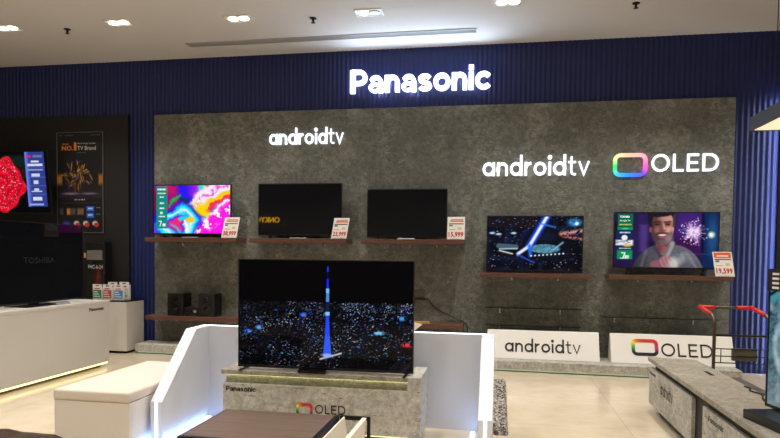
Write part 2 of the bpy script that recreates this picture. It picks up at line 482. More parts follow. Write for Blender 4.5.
def blank(U, c=(0, 0, 0)):
    return np.ones(U.shape + (3,)) * np.array(c) / 255.0
def over(img, mask, c):
    mask = np.clip(mask, 0, 1)[..., None]
    return img * (1 - mask) + mask * (c if isinstance(c, np.ndarray) and c.ndim == 3 else np.array(c) / 255.0)
def soft(d, e): return np.clip(0.5 - d / e, 0, 1)
def ell(U, V, cx, cy, rx, ry, e=0.15, rot=0):
    c, s = math.cos(rot), math.sin(rot); x = (U - cx) * c + (V - cy) * s; y = -(U - cx) * s + (V - cy) * c
    return soft(np.sqrt((x / rx) ** 2 + (y / ry) ** 2) - 1, e)
def rect(U, V, x0, y0, x1, y1, e=0.006):
    return np.clip(np.minimum(np.minimum(U - x0, x1 - U), np.minimum(V - y0, y1 - V)) / e + 0.5, 0, 1)
def seg(U, V, x0, y0, x1, y1, w, e=0.01, ar=1.78):
    dx, dy = (x1 - x0) * ar, y1 - y0; t = np.clip(((U - x0) * ar * dx + (V - y0) * dy) / (dx * dx + dy * dy), 0, 1)
    d = np.hypot((U - x0) * ar - t * dx, (V - y0) - t * dy); return soft(d - w, e)

def label_strip(img, U, V, x0, x1, y0, y1, bands, lines):
    """feature strip shown at the left of a demo picture"""
    for a, b, c in bands: img = over(img, rect(U, V, x0, y0 + (y1 - y0) * a, x1, y0 + (y1 - y0) * b), c)
    cell = (np.floor(U * 330) % 3 > 0)
    for a, b, l, r, c in lines:
        img = over(img, rect(U, V, x0 + (x1 - x0) * l, y0 + (y1 - y0) * a, x0 + (x1 - x0) * r, y0 + (y1 - y0) * b) * (0.55 + 0.45 * cell), c)
    return img
def seven(img, U, V, x, y, h, c=(245, 250, 250)):
    w = h * 0.33
    m = np.maximum(seg(U, V, x, y, x + w, y, 0.010), seg(U, V, x + w, y, x + w * 0.4, y + h, 0.010))
    return over(img, m, c)

def pic_abstract(U, V):
    U0, V0 = U, V
    U = U0 + 0.10 * (vnoise(U0, V0, 5, 4, 31) - 0.5) + 0.045 * (vnoise(U0, V0, 16, 11, 32) - 0.5) + 0.02 * (vnoise(U0, V0, 60, 40, 33) - 0.5)
    V = V0 + 0.16 * (vnoise(U0, V0, 5, 4, 41) - 0.5) + 0.07 * (vnoise(U0, V0, 16, 11, 42) - 0.5) + 0.03 * (vnoise(U0, V0, 60, 40, 43) - 0.5)
    U = np.clip(U, 0, 1); V = np.clip(V, 0, 1)
    w1 = vnoise(U, V, 4, 3, 1); w2 = vnoise(U, V, 9, 6, 2); w3 = vnoise(U, V, 40, 26, 3)
    img = blank(U, (40, 10, 210))
    img = over(img, soft(V - (0.25 + 0.2 * U + 0.3 * (w1 - 0.5)), 0.1), (30, 20, 235))
    img = over(img, ell(U, V, 0.18, 0.3, 0.24, 0.22, 0.5, 0.4), (150, 20, 130))
    img = over(img, ell(U, V, 0.25, 0.12, 0.2, 0.1, 0.6), (200, 20, 90))
    img = over(img, ell(U, V, 0.50, 0.18, 0.2, 0.22, 0.5), (45, 25, 240))
    img = over(img, seg(U, V, 0.2, 0.36, 0.36, 0.24, 0.03, 0.05), (20, 190, 40))
    img = over(img, seg(U, V, 0.36, 0.35, 0.50, 0.42, 0.05, 0.06), (20, 60, 50))
    up = ell(U, V, 0.86, 0.1, 0.34, 0.34, 0.6, 0.6)
    img = over(img, up, (225, 40, 210))
    img = over(img, ell(U, V, 0.63, 0.10, 0.06, 0.07, 0.6) * (w3 > 0.3), (30, 220, 235))
    img = over(img, ell(U, V, 0.70, 0.09, 0.06, 0.1, 0.6) * (w3 > 0.55), (250, 220, 40))
    d = (V - 0.05) - (1.0 - U) * 1.15                       # diagonal bands from upper right
    band = d + 0.16 * (w2 - 0.5)
    img = over(img, soft(np.abs(band + 0.16) - 0.16, 0.06), (250, 235, 250))
    img = over(img, soft(np.abs(band + 0.17) - 0.03, 0.05) * (w3 > 0.35), (235, 90, 215))
    img = over(img, soft(np.abs(band - 0.03) - 0.07, 0.05), (252, 200, 30))
    img = over(img, soft(np.abs(band - 0.13) - 0.04, 0.05), (240, 60, 60))
    img = over(img, soft(0.20 - band, 0.08) * soft(0.25 - U, 0.2), (255, 245, 255))
    img = over(img, soft(0.30 - band, 0.1) * (w2 * 0.6 + w3 * 0.5 > 0.52), (250, 30, 225))
    img = over(img, soft(0.55 - band, 0.1), (248, 20, 230))
    img = over(img, ell(U, V, 0.60, 0.52, 0.14, 0.17, 0.5, -0.5) * (w3 * 0.6 + w2 * 0.6 > 0.42), (250, 215, 10))
    for k, (r, c) in enumerate(((0.40, (40, 20, 220)), (0.34, (20, 225, 240)), (0.26, (250, 245, 255)), (0.21, (30, 215, 240)), (0.16, (120, 40, 230)), (0.11, (240, 40, 120)))):
        img = over(img, ell(U, V, 0.30, 0.82, r * 0.72, r * 1.15, 0.2 + 0.1 * w1, 0.3), c)
    img = over(img, ell(U, V, 0.38, 0.74, 0.035, 0.07, 0.4), (20, 220, 235))
    img = over(img, ell(U, V, 0.46, 0.76, 0.035, 0.07, 0.4), (250, 200, 20))
    img = over(img, seg(U, V, 0.43, 1.0, 0.42, 0.82, 0.03, 0.04), (250, 250, 250))
    img = over(img, seg(U, V, 0.33, 1.0, 0.27, 0.8, 0.03, 0.06), (20, 215, 240))
    U, V = U0, V0
    img = over(img, ell(U, V, 0.02, 0.35, 0.05, 0.25, 0.9), (120, 14, 60))
    img = label_strip(img, U, V, 0.03, 0.175, 0.02, 0.9, [(0, 1, (14, 138, 124))],
                      [(.05, .09, .1, .9, (235, 250, 250)), (.15, .18, .12, .88, (235, 225, 190)), (.24, .27, .3, .7, (225, 250, 250)),
                       (.38, .42, .3, .7, (235, 250, 250)), (.5, .54, .28, .72, (235, 250, 250)), (.6, .66, .36, .6, (235, 250, 250)), (.70, .73, .2, .8, (235, 250, 250)),
                       (.88, .95, .55, .85, (235, 250, 250))])
    return seven(img, U, V, 0.065, 0.75, 0.1)

def pic_dark(U, V):
    return blank(U, (9, 9, 11)) * (0.85 + 0.3 * vnoise(U, V, 3, 2, 5))[..., None]

def sprinkle(img, n, xs, ys, cols, size, ar=1.78):
    ny, nx = img.shape[:2]
    for k in range(n):
        x = int(xs(k) * nx); y = int(ys(k) * ny); c = np.array(cols(k)) / 255.0
        w, h = size(k)
        if 0 <= x < nx - w and 0 <= y < ny - h: img[y:y + h, x:x + w] = np.maximum(img[y:y + h, x:x + w], c)
    return img

def pic_tower(U, V):
    r = np.random.default_rng(5); img = blank(U, (2, 2, 4))
    dens = vnoise(U, V, 22, 14, 8)
    img += (soft(0.41 - V, 0.02) * dens ** 3)[..., None] * np.array([6, 9, 24]) / 255
    pal = [(235, 240, 255), (120, 170, 255), (60, 110, 250), (70, 190, 230), (255, 205, 170), (250, 130, 150), (170, 150, 255), (40, 60, 220)]
    pw = np.array([.30, .2, .10, .14, .10, .05, .06, .05])
    def place(n, lo, hi, pw_, amp, big):
        xx = r.random(n); yy = lo + (hi - lo) * r.random(n) ** pw_; cc = r.choice(8, n, p=pw); aa = r.random(n) ** 2 * amp + 0.12
        cl = vnoise(xx, yy, 26, 18, 21) * 0.6 + vnoise(xx, yy, 9, 7, 22) * 0.6
        aa = aa * np.clip((cl - 0.32) * 2.0, 0.25, 1.0) * 0.85
        return sprinkle(img, n, lambda k: xx[k], lambda k: yy[k], lambda k: np.array(pal[cc[k]]) * min(1, aa[k]),
                        lambda k: ((2, 1) if r.random() < big else (1, 1)))
    img = place(4200, 0.395, 1.0, 1.2, 1.1, 0.35)
    img = place(700, 0.385, 0.47, 1.2, 1.2, 0.5)
    img = place(700, 0.42, 0.9, 1.1, 1.3, 0.9)
    nlist = 60
    xx = r.random(nlist); yy = 0.44 + 0.45 * r.random(nlist)
    for k in range(nlist):
        c = pal[r.choice([1, 2, 3, 2])]
        img = over(img, ell(U, V, xx[k], yy[k], 0.003 + 0.007 * r.random(), 0.003 + 0.005 * r.random(), 1.0) * 0.6, c)
    for (x, y, rx, c) in ((0.38, 0.51, .018, (60, 110, 255)), (0.06, 0.68, .03, (60, 120, 230)), (0.12, 0.64, .02, (80, 160, 240)), (0.81, 0.66, .03, (120, 190, 235)), (0.97, 0.76, .03, (230, 50, 70)), (0.94, 0.52, .02, (60, 150, 235))):
        img = over(img, ell(U, V, x, y, rx, 0.02, 1.0) * (vnoise(U, V, 90, 50, 4) > 0.35), c)
    xs = 0.520
    for (y0, y1, w0, w1, c) in ((0.055, 0.10, .004, .004, (30, 60, 255)), (0.10, 0.17, .003, .003, (8, 10, 90)), (0.17, 0.26, .006, .006, (25, 35, 250)), (0.26, 0.30, .009, .009, (110, 190, 240)),
                             (0.30, 0.38, .008, .009, (70, 140, 220)), (0.38, 0.47, .009, .009, (20, 30, 70)), (0.475, 0.51, .012, .012, (120, 200, 250)), (0.51, 0.70, .009, .014, (35, 70, 245)), (0.70, 0.88, .014, .024, (45, 90, 235))):
        t = np.clip((V - y0) / (y1 - y0), 0, 1); w = (w0 + (w1 - w0) * t)
        img = over(img, soft(np.abs(U - xs) - w, 0.003) * ((V >= y0) & (V <= y1)), c)
    img = over(img, seg(U, V, 0.48, 0.92, 0.60, 0.86, 0.008, 0.01), (190, 195, 210))
    img = over(img, ell(U, V, 0.52, 0.885, 0.03, 0.018, 0.6), (150, 170, 230))
    return img

def pic_stadium(U, V):
    r = np.random.default_rng(9); img = blank(U, (7, 8, 16)); n1 = vnoise(U, V, 14, 9, 3); n2 = vnoise(U, V, 60, 36, 4)
    img += (n1 ** 2)[..., None] * np.array([16, 20, 44]) / 255
    img = over(img, rect(U, V, 0, 0, 0.5, 0.2) * 0.6, (32, 22, 30))
    pal = [(235, 240, 255), (60, 110, 240), (120, 180, 250), (250, 190, 170), (60, 150, 230)]
    xx = r.random(330); yy = r.random(330); cc = r.choice(5, 330)
    img = sprinkle(img, 330, lambda k: xx[k], lambda k: yy[k], lambda k: np.array(pal[cc[k]]) * (0.25 + 0.6 * r.random()), lambda k: (1 + int(r.random() * 3), 1))
    img = over(img, ell(U, V, 0.42, 0.45, 0.05, 0.16, 1.0) * 0.7, (20, 50, 210))
    img = over(img, ell(U, V, 0.60, 0.50, 0.25, 0.30, 0.3), (12, 14, 24))
    img = over(img, soft(np.abs(np.hypot((U - 0.62) / 0.26, (V - 0.45) / 0.30) - 1) - 0.03, 0.06) * soft(0.38 - V * 0, 1) * 0.6, (60, 120, 220))
    img = over(img, ell(U, V, 0.61, 0.60, 0.16, 0.085, 0.2) * (0.6 + 0.5 * n2), (96, 160, 184))
    img = over(img, ell(U, V, 0.63, 0.38, 0.09, 0.09, 0.8) * 0.5, (26, 34, 70))
    img = over(img, seg(U, V, 0.63, 0.0, 0.45, 0.55, 0.065, 0.06), (30, 80, 240))
    img = over(img, seg(U, V, 0.63, 0.0, 0.45, 0.55, 0.028, 0.03), (238, 244, 255))
    img = over(img, seg(U, V, 0.45, 0.55, 0.33, 0.70, 0.030, 0.03), (225, 232, 255))
    img = over(img, seg(U, V, 0.45, 0.55, 0.46, 0.72, 0.030, 0.05), (40, 110, 245))
    img = over(img, seg(U, V, 0.33, 0.72, 0.5, 0.86, 0.012, 0.03), (40, 90, 230))
    img = over(img, seg(U, V, 0.12, 0.55, 0.31, 0.57, 0.045, 0.02), (70, 92, 110))
    img = over(img, seg(U, V, 0.13, 0.61, 0.32, 0.60, 0.012, 0.02), (170, 200, 210))
    img = over(img, seg(U, V, 0.13, 0.64, 0.27, 0.70, 0.012, 0.02), (235, 220, 215))
    for k in range(9): img = over(img, ell(U, V, 0.47 + 0.042 * k, 0.735 - 0.006 * k + 0.0 * k * k, 0.010, 0.016, 0.7), (210, 228, 255))
    img = over(img, seg(U, V, 0.78, 0.32, 1.0, 0.26, 0.03, 0.06) * (n2 > 0.3), (225, 150, 140))
    img = over(img, seg(U, V, 0.80, 0.36, 1.0, 0.42, 0.02, 0.05) * (n2 > 0.4), (215, 120, 110))
    img = over(img, seg(U, V, 0.80, 0.48, 0.70, 0.62, 0.014, 0.03), (120, 190, 235))
    img = over(img, ell(U, V, 0.92, 0.11, 0.07, 0.07, 0.9) * (0.5 + n2 * 0.6), (60, 160, 235))
    img = over(img, ell(U, V, 0.94, 0.13, 0.02, 0.03, 0.9), (235, 250, 255))
    img = over(img, seg(U, V, 0.56, 0.13, 0.72, 0.2, 0.012, 0.03), (60, 120, 235))
    for (x, y) in ((0.05, 0.31), (0.12, 0.33), (0.28, 0.31)): img = over(img, ell(U, V, x, y, 0.03, 0.02, 0.9), (180, 210, 235))
    return img

def pic_man(U, V):
    n1 = vnoise(U, V, 10, 6, 2); n2 = vnoise(U, V, 70, 42, 3); n3 = vnoise(U, V, 5, 4, 9)
    img = blank(U, (34, 23, 66)) * (0.6 + 0.6 * n3)[..., None]
    img = over(img, rect(U, V, 0.2, 0, 0.34, 0.5, 0.14) * 0.8, (50, 34, 96))
    img = over(img, rect(U, V, 0.25, 0.22, 0.325, 0.72, 0.04) * 0.8, (84, 58, 132))
    img = over(img, rect(U, V, 0.6, 0, 0.85, 0.72, 0.06), (48, 24, 92))
    img = over(img, ell(U, V, 0.72, 0.30, 0.18, 0.36, 0.9) * 0.5, (84, 46, 140))
    img = over(img, ell(U, V, 0.68, 0.62, 0.16, 0.2, 0.9) * 0.8, (58, 16, 62))
    img = over(img, rect(U, V, 0.85, 0, 1, 1, 0.03), (18, 38, 84))
    img = over(img, rect(U, V, 0.84, 0, 0.865, 0.72, 0.015) * 0.8, (8, 12, 44))
    img = over(img, ell(U, V, 0.945, 0.42, 0.05, 0.34, 0.9) * 0.5, (40, 112, 160))
    img = over(img, ell(U, V, 0.935, 0.40, 0.030, 0.055, 0.9), (206, 228, 214))
    img = over(img, ell(U, V, 0.93, 0.40, 0.014, 0.03, 0.8), (250, 250, 240))
    r = np.random.default_rng(3); cx, cy = 0.765, 0.36
    for k in range(90):                                   # firework
        a = r.random() * 2 * PI; L = 0.10 + 0.15 * r.random()
        img = over(img, seg(U, V, cx + 0.02 * math.cos(a), cy + 0.04 * math.sin(a), cx + L * 0.5 * math.cos(a), cy + L * math.sin(a), 0.005, 0.022) * (0.25 + 0.4 * r.random()), (236, 200, 250))
    for k in range(70):
        a = r.random() * 2 * PI; L = 0.08 + 0.2 * r.random()
        img = over(img, ell(U, V, cx + L * 0.5 * math.cos(a), cy + L * math.sin(a), 0.007, 0.011, 0.9) * (0.4 + 0.5 * r.random()), (250, 226, 250))
    img = over(img, ell(U, V, cx, cy, 0.05, 0.085, 1.0) * 0.7, (252, 236, 255))
    # shirt
    sh = np.maximum(ell(U, V, 0.36, 1.02, 0.17, 0.42, 0.06, 0.15), ell(U, V, 0.66, 1.02, 0.2, 0.44, 0.06, -0.2))
    sh = np.maximum(sh, rect(U, V, 0.34, 0.66, 0.68, 1.2, 0.05))
    lightness = 0.52 + 0.5 * np.clip((U - 0.28) * 2.0, 0, 1) * np.clip(1.5 - V, 0.4, 1) + 0.22 * (n1 - 0.5) + 0.12 * (n2 - 0.5)
    shirt = np.stack([lightness * 128 / 255, lightness * 124 / 255, lightness * 140 / 255], -1)
    img = over(img, sh, shirt)
    for a in ((0.27, 0.74, 0.20, 1.0, (44, 40, 62)), (0.31, 0.72, 0.27, 0.98, (128, 124, 140)), (0.70, 0.72, 0.80, 1.0, (156, 156, 160)), (0.74, 0.72, 0.85, 1.0, (88, 88, 96)), (0.63, 0.72, 0.68, 0.95, (66, 64, 80))):
        img = over(img, seg(U, V, a[0], a[1], a[2], a[3], 0.012, 0.05) * 0.6, a[4])
    # neck, collar
    img = over(img, seg(U, V, 0.475, 0.52, 0.47, 0.70, 0.12, 0.03), (148, 86, 84))
    img = over(img, seg(U, V, 0.43, 0.5, 0.44, 0.66, 0.05, 0.08) * 0.7, (96, 48, 58))
    img = over(img, ell(U, V, 0.50, 0.56, 0.06, 0.05, 0.9) * 0.7, (84, 46, 52))
    img = over(img, seg(U, V, 0.395, 0.63, 0.455, 0.80, 0.035, 0.03), (64, 60, 80))
    img = over(img, seg(U, V, 0.565, 0.56, 0.51, 0.80, 0.045, 0.03), (150, 148, 152))
    img = over(img, seg(U, V, 0.535, 0.60, 0.49, 0.80, 0.02, 0.03) * 0.7, (92, 90, 100))
    # hair and head
    img = over(img, ell(U, V, 0.462, 0.07, 0.140, 0.25, 0.08), (26, 22, 34))
    face = ell(U, V, 0.466, 0.27, 0.112, 0.33, 0.06)
    tone = np.clip(0.62 + (U - 0.44) * 3.2, 0.42, 1.12) * (0.95 + 0.1 * (n2 - 0.5))
    img = over(img, face, np.stack([tone * 0.80, tone * 0.545, tone * 0.51], -1))
    img = over(img, ell(U, V, 0.50, 0.10, 0.06, 0.06, 1.0) * 0.5, (226, 170, 150))
    img = over(img, ell(U, V, 0.522, 0.31, 0.030, 0.06, 1.0) * 0.6, (236, 176, 158))
    img = over(img, ell(U, V, 0.412, 0.32, 0.026, 0.06, 1.0) * 0.5, (186, 118, 110))
    img = over(img, ell(U, V, 0.455, -0.03, 0.13, 0.10, 0.25), (28, 24, 36))
    img = over(img, ell(U, V, 0.41, 0.01, 0.07, 0.07, 0.4) * 0.9, (28, 24, 36))
    img = over(img, seg(U, V, 0.350, 0.05, 0.356, 0.25, 0.022, 0.03), (30, 24, 34))
    img = over(img, seg(U, V, 0.583, 0.04, 0.577, 0.24, 0.024, 0.03), (62, 56, 64))
    img = over(img, ell(U, V, 0.352, 0.31, 0.012, 0.055, 0.4), (132, 76, 78))
    # stubble beard with grey chin, moustache, smile
    beard = ell(U, V, 0.468, 0.43, 0.106, 0.15, 0.35) * (1 - ell(U, V, 0.466, 0.30, 0.088, 0.12, 0.4))
    img = over(img, beard * (0.72 + 0.4 * (n2 - 0.5)), (70, 52, 62))
    img = over(img, ell(U, V, 0.530, 0.47, 0.040, 0.08, 0.9) * 0.6, (160, 146, 154))
    img = over(img, ell(U, V, 0.475, 0.53, 0.05, 0.04, 0.9) * 0.5, (124, 108, 118))
    img = over(img, seg(U, V, 0.415, 0.385, 0.465, 0.362, 0.018, 0.022) * 0.8, (66, 46, 54))
    img = over(img, seg(U, V, 0.465, 0.362, 0.52, 0.380, 0.018, 0.022) * 0.8, (84, 64, 70))
    img = over(img, ell(U, V, 0.466, 0.420, 0.046, 0.034, 0.4) * 0.9, (150, 62, 72))
    img = over(img, ell(U, V, 0.468, 0.408, 0.038, 0.014, 0.5), (236, 214, 212))
    img = over(img, ell(U, V, 0.468, 0.448, 0.032, 0.012, 0.6) * 0.7, (190, 104, 110))
    for ex, d in ((0.416, 0.8), (0.516, 0.7)):
        img = over(img, seg(U, V, ex - 0.03, 0.172, ex + 0.03, 0.160, 0.011, 0.022) * 0.9, (40, 26, 32))
        img = over(img, ell(U, V, ex, 0.205, 0.034, 0.03, 0.9) * d, (84, 44, 48))
        img = over(img, ell(U, V, ex, 0.212, 0.022, 0.010, 0.5), (30, 18, 24))
        img = over(img, ell(U, V, ex, 0.245, 0.026, 0.012, 0.9) * 0.4, (120, 70, 72))
    img = over(img, seg(U, V, 0.456, 0.22, 0.452, 0.31, 0.014, 0.04) * 0.6, (112, 62, 64))
    img = over(img, seg(U, V, 0.478, 0.20, 0.486, 0.30, 0.014, 0.03) * 0.7, (228, 166, 148))
    img = over(img, ell(U, V, 0.470, 0.322, 0.030, 0.018, 0.7) * 0.7, (124, 68, 70))
    # clasped hands
    for (x, y, rx, ry, c, ro) in ((0.45, 0.95, 0.09, 0.09, (140, 86, 100), 0.25), (0.535, 0.92, 0.085, 0.13, (172, 118, 122), -0.35)):
        img = over(img, ell(U, V, x, y, rx, ry, 0.25, ro), c)
    for k in range(4): img = over(img, seg(U, V, 0.43 + 0.035 * k, 0.85 - 0.01 * k, 0.46 + 0.04 * k, 0.97, 0.006, 0.025) * 0.6, (96, 52, 70))
    img = over(img, ell(U, V, 0.585, 0.92, 0.05, 0.10, 1.0) * 0.7, (206, 222, 212))
    img = over(img, ell(U, V, 0.66, 0.84, 0.03, 0.10, 1.0) * 0.4, (196, 206, 196))
    img = over(img, seg(U, V, 0.44, 0.76, 0.98, 0.75, 0.004, 0.016) * 0.3, (120, 190, 200))
    # feature strip
    img = over(img, rect(U, V, 0.02, 0.33, 0.185, 0.74, 0.01), (22, 40, 84))
    img = label_strip(img, U, V, 0.03, 0.18, 0.015, 0.92, [(0, .31, (14, 104, 72)), (.28, .335, (18, 140, 84)), (.75, .93, (14, 138, 80))],
                      [(.21, .235, .1, .9, (210, 196, 90)), (.295, .315, .3, .7, (110, 200, 230)), (.37, .40, .15, .85, (205, 215, 230)), (.70, .72, .12, .9, (195, 205, 220)), (.85, .91, .5, .8, (225, 245, 235)), (.90, .92, .2, .75, (205, 225, 215))])
    img = over(img, rect(U, V, 0.015, 0.50, 0.185, 0.60, 0.02) * (0.65 + 0.35 * (n2 > 0.4)), (232, 234, 238))
    img = over(img, ell(U, V, 0.10, 0.46, 0.03, 0.05, 0.2), (238, 236, 238))
    img = over(img, ell(U, V, 0.13, 0.60, 0.045, 0.025, 0.5), (224, 186, 96))
    img = over(img, seg(U, V, 0.04, 0.54, 0.16, 0.50, 0.008, 0.02) * 0.7, (60, 70, 110))
    return seven(img, U, V, 0.075, 0.74, 0.1)

def pic_rose(U, V):
    img = blank(U, (4, 4, 6)); ar = 1.7
    x = (U - 0.47) * ar; y = V - 0.53; rad = np.hypot(x, y); th = np.arctan2(y, x)
    img = over(img, ell(U, V, 0.66, 0.16, 0.2, 0.1, 0.8) * 0.6, (24, 52, 48))
    img = over(img, ell(U, V, 0.74, 0.36, 0.1, 0.10, 0.9) * 0.6, (50, 36, 24))
    edge = 0.44 + 0.030 * np.sin(th * 5 + 1) + 0.02 * np.sin(th * 9)
    petal = np.sin(rad * 46 + th * 2 + 1.6 * np.sin(th * 3))
    rose = blank(U, (244, 14, 46)) * (0.84 + 0.16 * petal * vnoise(U, V, 14, 9, 7))[..., None]
    img = over(img, soft(rad - edge, 0.02), rose)
    dew = vnoise(U, V, 120, 70, 5)
    img = over(img, soft(rad - edge + 0.02, 0.02) * (dew > 0.86) * 0.8, (255, 190, 210))
    img = over(img, (dew > 0.95) * soft(0.42 - rad, 0.1) * soft(rad - 0.55, 0.1) * 0.4, (200, 190, 190))
    x0, x1, y0, y1 = 0.755, 0.965, 0.01, 0.90
    g = blank(U, (46, 60, 140)) + np.clip(1 - np.abs(U - 0.765) / 0.04, 0, 1)[..., None] * np.array([60, 70, 90]) / 255
    img = over(img, rect(U, V, x0, y0, x1, y1), g)
    for k in (0.27, 0.42, 0.56, 0.70): img = over(img, rect(U, V, x0, k - 0.004, x1, k + 0.004, 0.004) * 0.7, (110, 130, 200))
    cell = np.floor(U * 260) % 3 > 0
    for a, b, l, r_, c in ((.06, .10, .08, .34, (220, 30, 130)), (.06, .10, .42, .9, (120, 120, 160)), (.15, .18, .3, .72, (235, 240, 255)), (.20, .24, .12, .9, (235, 240, 255)), (.29, .31, .12, .9, (170, 185, 230)),
                           (.36, .41, .28, .72, (225, 232, 250)), (.47, .53, .36, .62, (225, 232, 250)), (.60, .64, .36, .62, (225, 232, 250)), (.64, .66, .22, .78, (200, 215, 245)), (.74, .80, .26, .74, (235, 240, 255)), (.85, .88, .08, .8, (160, 185, 240))):
        img = over(img, rect(U, V, x0 + (x1 - x0) * l, a, x0 + (x1 - x0) * r_, b) * (0.5 + 0.5 * cell), c)
    return img

def pic_teal(U, V):
    n1 = vnoise(U, V, 30, 18, 2); n2 = vnoise(U, V, 110, 64, 3); n3 = vnoise(U, V, 8, 5, 6)
    img = blank(U, (70, 112, 124)) * (0.45 + 0.7 * n2)[..., None]
    img = over(img, np.clip(n1 - 0.45, 0, 1) * 1.6, (140, 172, 180))
    img = over(img, soft(V - 0.22 + 0.6 * (U - 0.05), 0.04), (66, 140, 150))
    img = over(img, seg(U, V, 0.0, 0.18, 0.14, 0.06, 0.012, 0.01), (8, 22, 28))
    img = over(img, soft(np.abs(np.hypot((U - 0.14) / 0.10, (V - 0.55) / 0.22) - 1) - 0.15, 0.2) * 0.6, (196, 214, 222))
    img = over(img, soft(0.78 - V, 0.3) * 0.5, (150, 160, 165))
    return img

def pic_poster(U, V):
    r = np.random.default_rng(4); img = blank(U, (20, 19, 21)); ar = 0.51
    img = over(img, np.maximum(rect(U, V, 0, 0.42, 0.12, 0.52, 0.05), rect(U, V, 0.9, 0.42, 1.0, 0.52, 0.05)) * 0.85, (196, 120, 44))
    img = over(img, rect(U, V, 0.13, 0.28, 0.88, 0.56, 0.01), (24, 22, 26))
    img = over(img, rect(U, V, 0.0, 0.56, 1.0, 0.66, 0.05), (40, 32, 46))
    img = over(img, ell(U, V, 0.3, 0.61, 0.18, 0.012, 0.8) + ell(U, V, 0.7, 0.61, 0.16, 0.010, 0.8), (116, 106, 126))
    gold = [(206, 142, 54), (240, 196, 110), (150, 88, 34), (90, 70, 130), (226, 170, 84)]
    for k in range(120):                                   # cluster of golden petals
        a = r.random() * 2 * PI; L = 0.03 + 0.24 * r.random(); x = 0.46 + L * math.cos(a) * 1.15; y = 0.425 + L * 0.5 * math.sin(a)
        img = over(img, ell(U, V, x, y, 0.028 + 0.045 * r.random(), 0.006 + 0.006 * r.random(), 0.5, a + 1.6 * (r.random() - 0.3)) * 0.9,
                   (np.array(gold[k % 5]) if k % 3 else np.array((26, 20, 20))) * (0.35 + 0.65 * r.random()))
    img = over(img, rect(U, V, 0.05, 0.700, 0.97, 0.704, 0.004) * 0.6, (120, 116, 112))
    for k, (x0, x1, c) in enumerate(((0.06, 0.14, (70, 72, 86)), (0.21, 0.29, (220, 150, 72)), (0.30, 0.40, (96, 88, 84)), (0.44, 0.58, (150, 120, 84)))):
        img = over(img, rect(U, V, x0, 0.755, x1, 0.82, 0.02) * (0.55 + 0.45 * vnoise(U, V, 60, 90, k)), c)
    for y in (0.735, 0.80): img = over(img, rect(U, V, 0.64, y, 0.80, y + 0.05, 0.006), (40, 96, 220)); img = over(img, rect(U, V, 0.67, y + 0.014, 0.77, y + 0.03, 0.01), (190, 215, 250))
    for y in (0.745, 0.81): img = over(img, rect(U, V, 0.84, y, 0.93, y + 0.008, 0.006) * 0.8, (150, 150, 150))
    img = over(img, rect(U, V, 0.35, 0.868, 0.96, 0.871, 0.004) * 0.6, (120, 116, 112))
    img = over(img, ell(U, V, 0.2, 0.92, 0.09, 0.035, 0.7), (44, 60, 190))
    for x in (0.42, 0.62, 0.82):
        img = over(img, ell(U, V, x, 0.905, 0.06, 0.025, 0.3), (196, 200, 214)); img = over(img, ell(U, V, x + 0.03, 0.92, 0.055, 0.022, 0.3), (190, 50, 40))
    for x0, x1, y in ((0.04, 0.12, 0.03), (0.18, 0.36, 0.03), (0.74, 0.95, 0.028), (0.44, 0.64, 0.20)):
        img = over(img, rect(U, V, x0, y, x1, y + 0.007, 0.006) * 0.7, (150, 146, 140))
    img = over(img, rect(U, V, 0.38, 0.664, 0.6, 0.676, 0.006) * (np.floor(U * 60) % 2 > 0), (214, 210, 206))
    b = 1 - rect(U, V, 0.012, 0.006, 0.988, 0.994, 0.004)
    return over(img, b, (112, 108, 104))

# ------------------------------------------------------------------ setting
CE = 4.70
WB = 9.34                                                  # face of the fluted wall
structure('floor', MB().box(-9.8, 6.4, -3.8, 9.6, -0.1, 0.0), M['floor'])
structure('ceiling', MB().box(-9.8, 6.4, -3.8, 9.6, CE, CE + 0.1), M['ceiling'])
prof = []
x = -9.6; pitch = 0.07
while x < 6.2:                                             # convex flutes, real relief
    for k in range(8):
        a = PI * k / 8; prof.append((x + pitch * (k / 8), WB - 0.012 * math.sin(a) ** 2 if k else WB))
    x += pitch
prof += [(x, 9.5), (-9.6, 9.5)]
structure('wall_back', MB().prism(prof, 'z', 0, CE), M['navy'])
structure('wall_left', MB().box(-9.8, -9.6, -3.8, 9.6, 0, CE), M['wall_grey'])
structure('wall_right', MB().box(6.2, 6.4, -3.8, 9.6, 0, CE), M['wall_grey'])
structure('wall_front', MB().box(-9.6, 6.2, -3.8, -3.6, 0, CE), M['wall_grey'])
# concrete boards on the fluted wall, 3 mm joints
mb = MB(); xs = [-5.54, -4.36, -3.10, -1.90, -0.72, 0.50, 1.72, 3.15]; zs = [0.0, 1.26, 2.52, 3.81]
for a, b in zip(xs, xs[1:]):
    for c, d in zip(zs, zs[1:]): mb.box(a + 0.0015, b - 0.0015, 9.28, 9.315, c + 0.0015, d - 0.0015)
structure('trim_1', mb, M['concrete'])
structure('trim_2', MB().box(-9.6, -5.99, 9.26, 9.32, 0, 3.82), M['black_panel'])
structure('trim_3', MB().box(3.665, 6.2, 9.14, 9.20, 0, 3.81), M['black_panel'])
led = MB().box(3.745, 3.765, 9.225, 9.245, 0.05, 3.78).build('wall_led_strip', M['led_blue'])
tag(led, 'blue white vertical light strip behind the edge of the black panel at right', 'light strip')

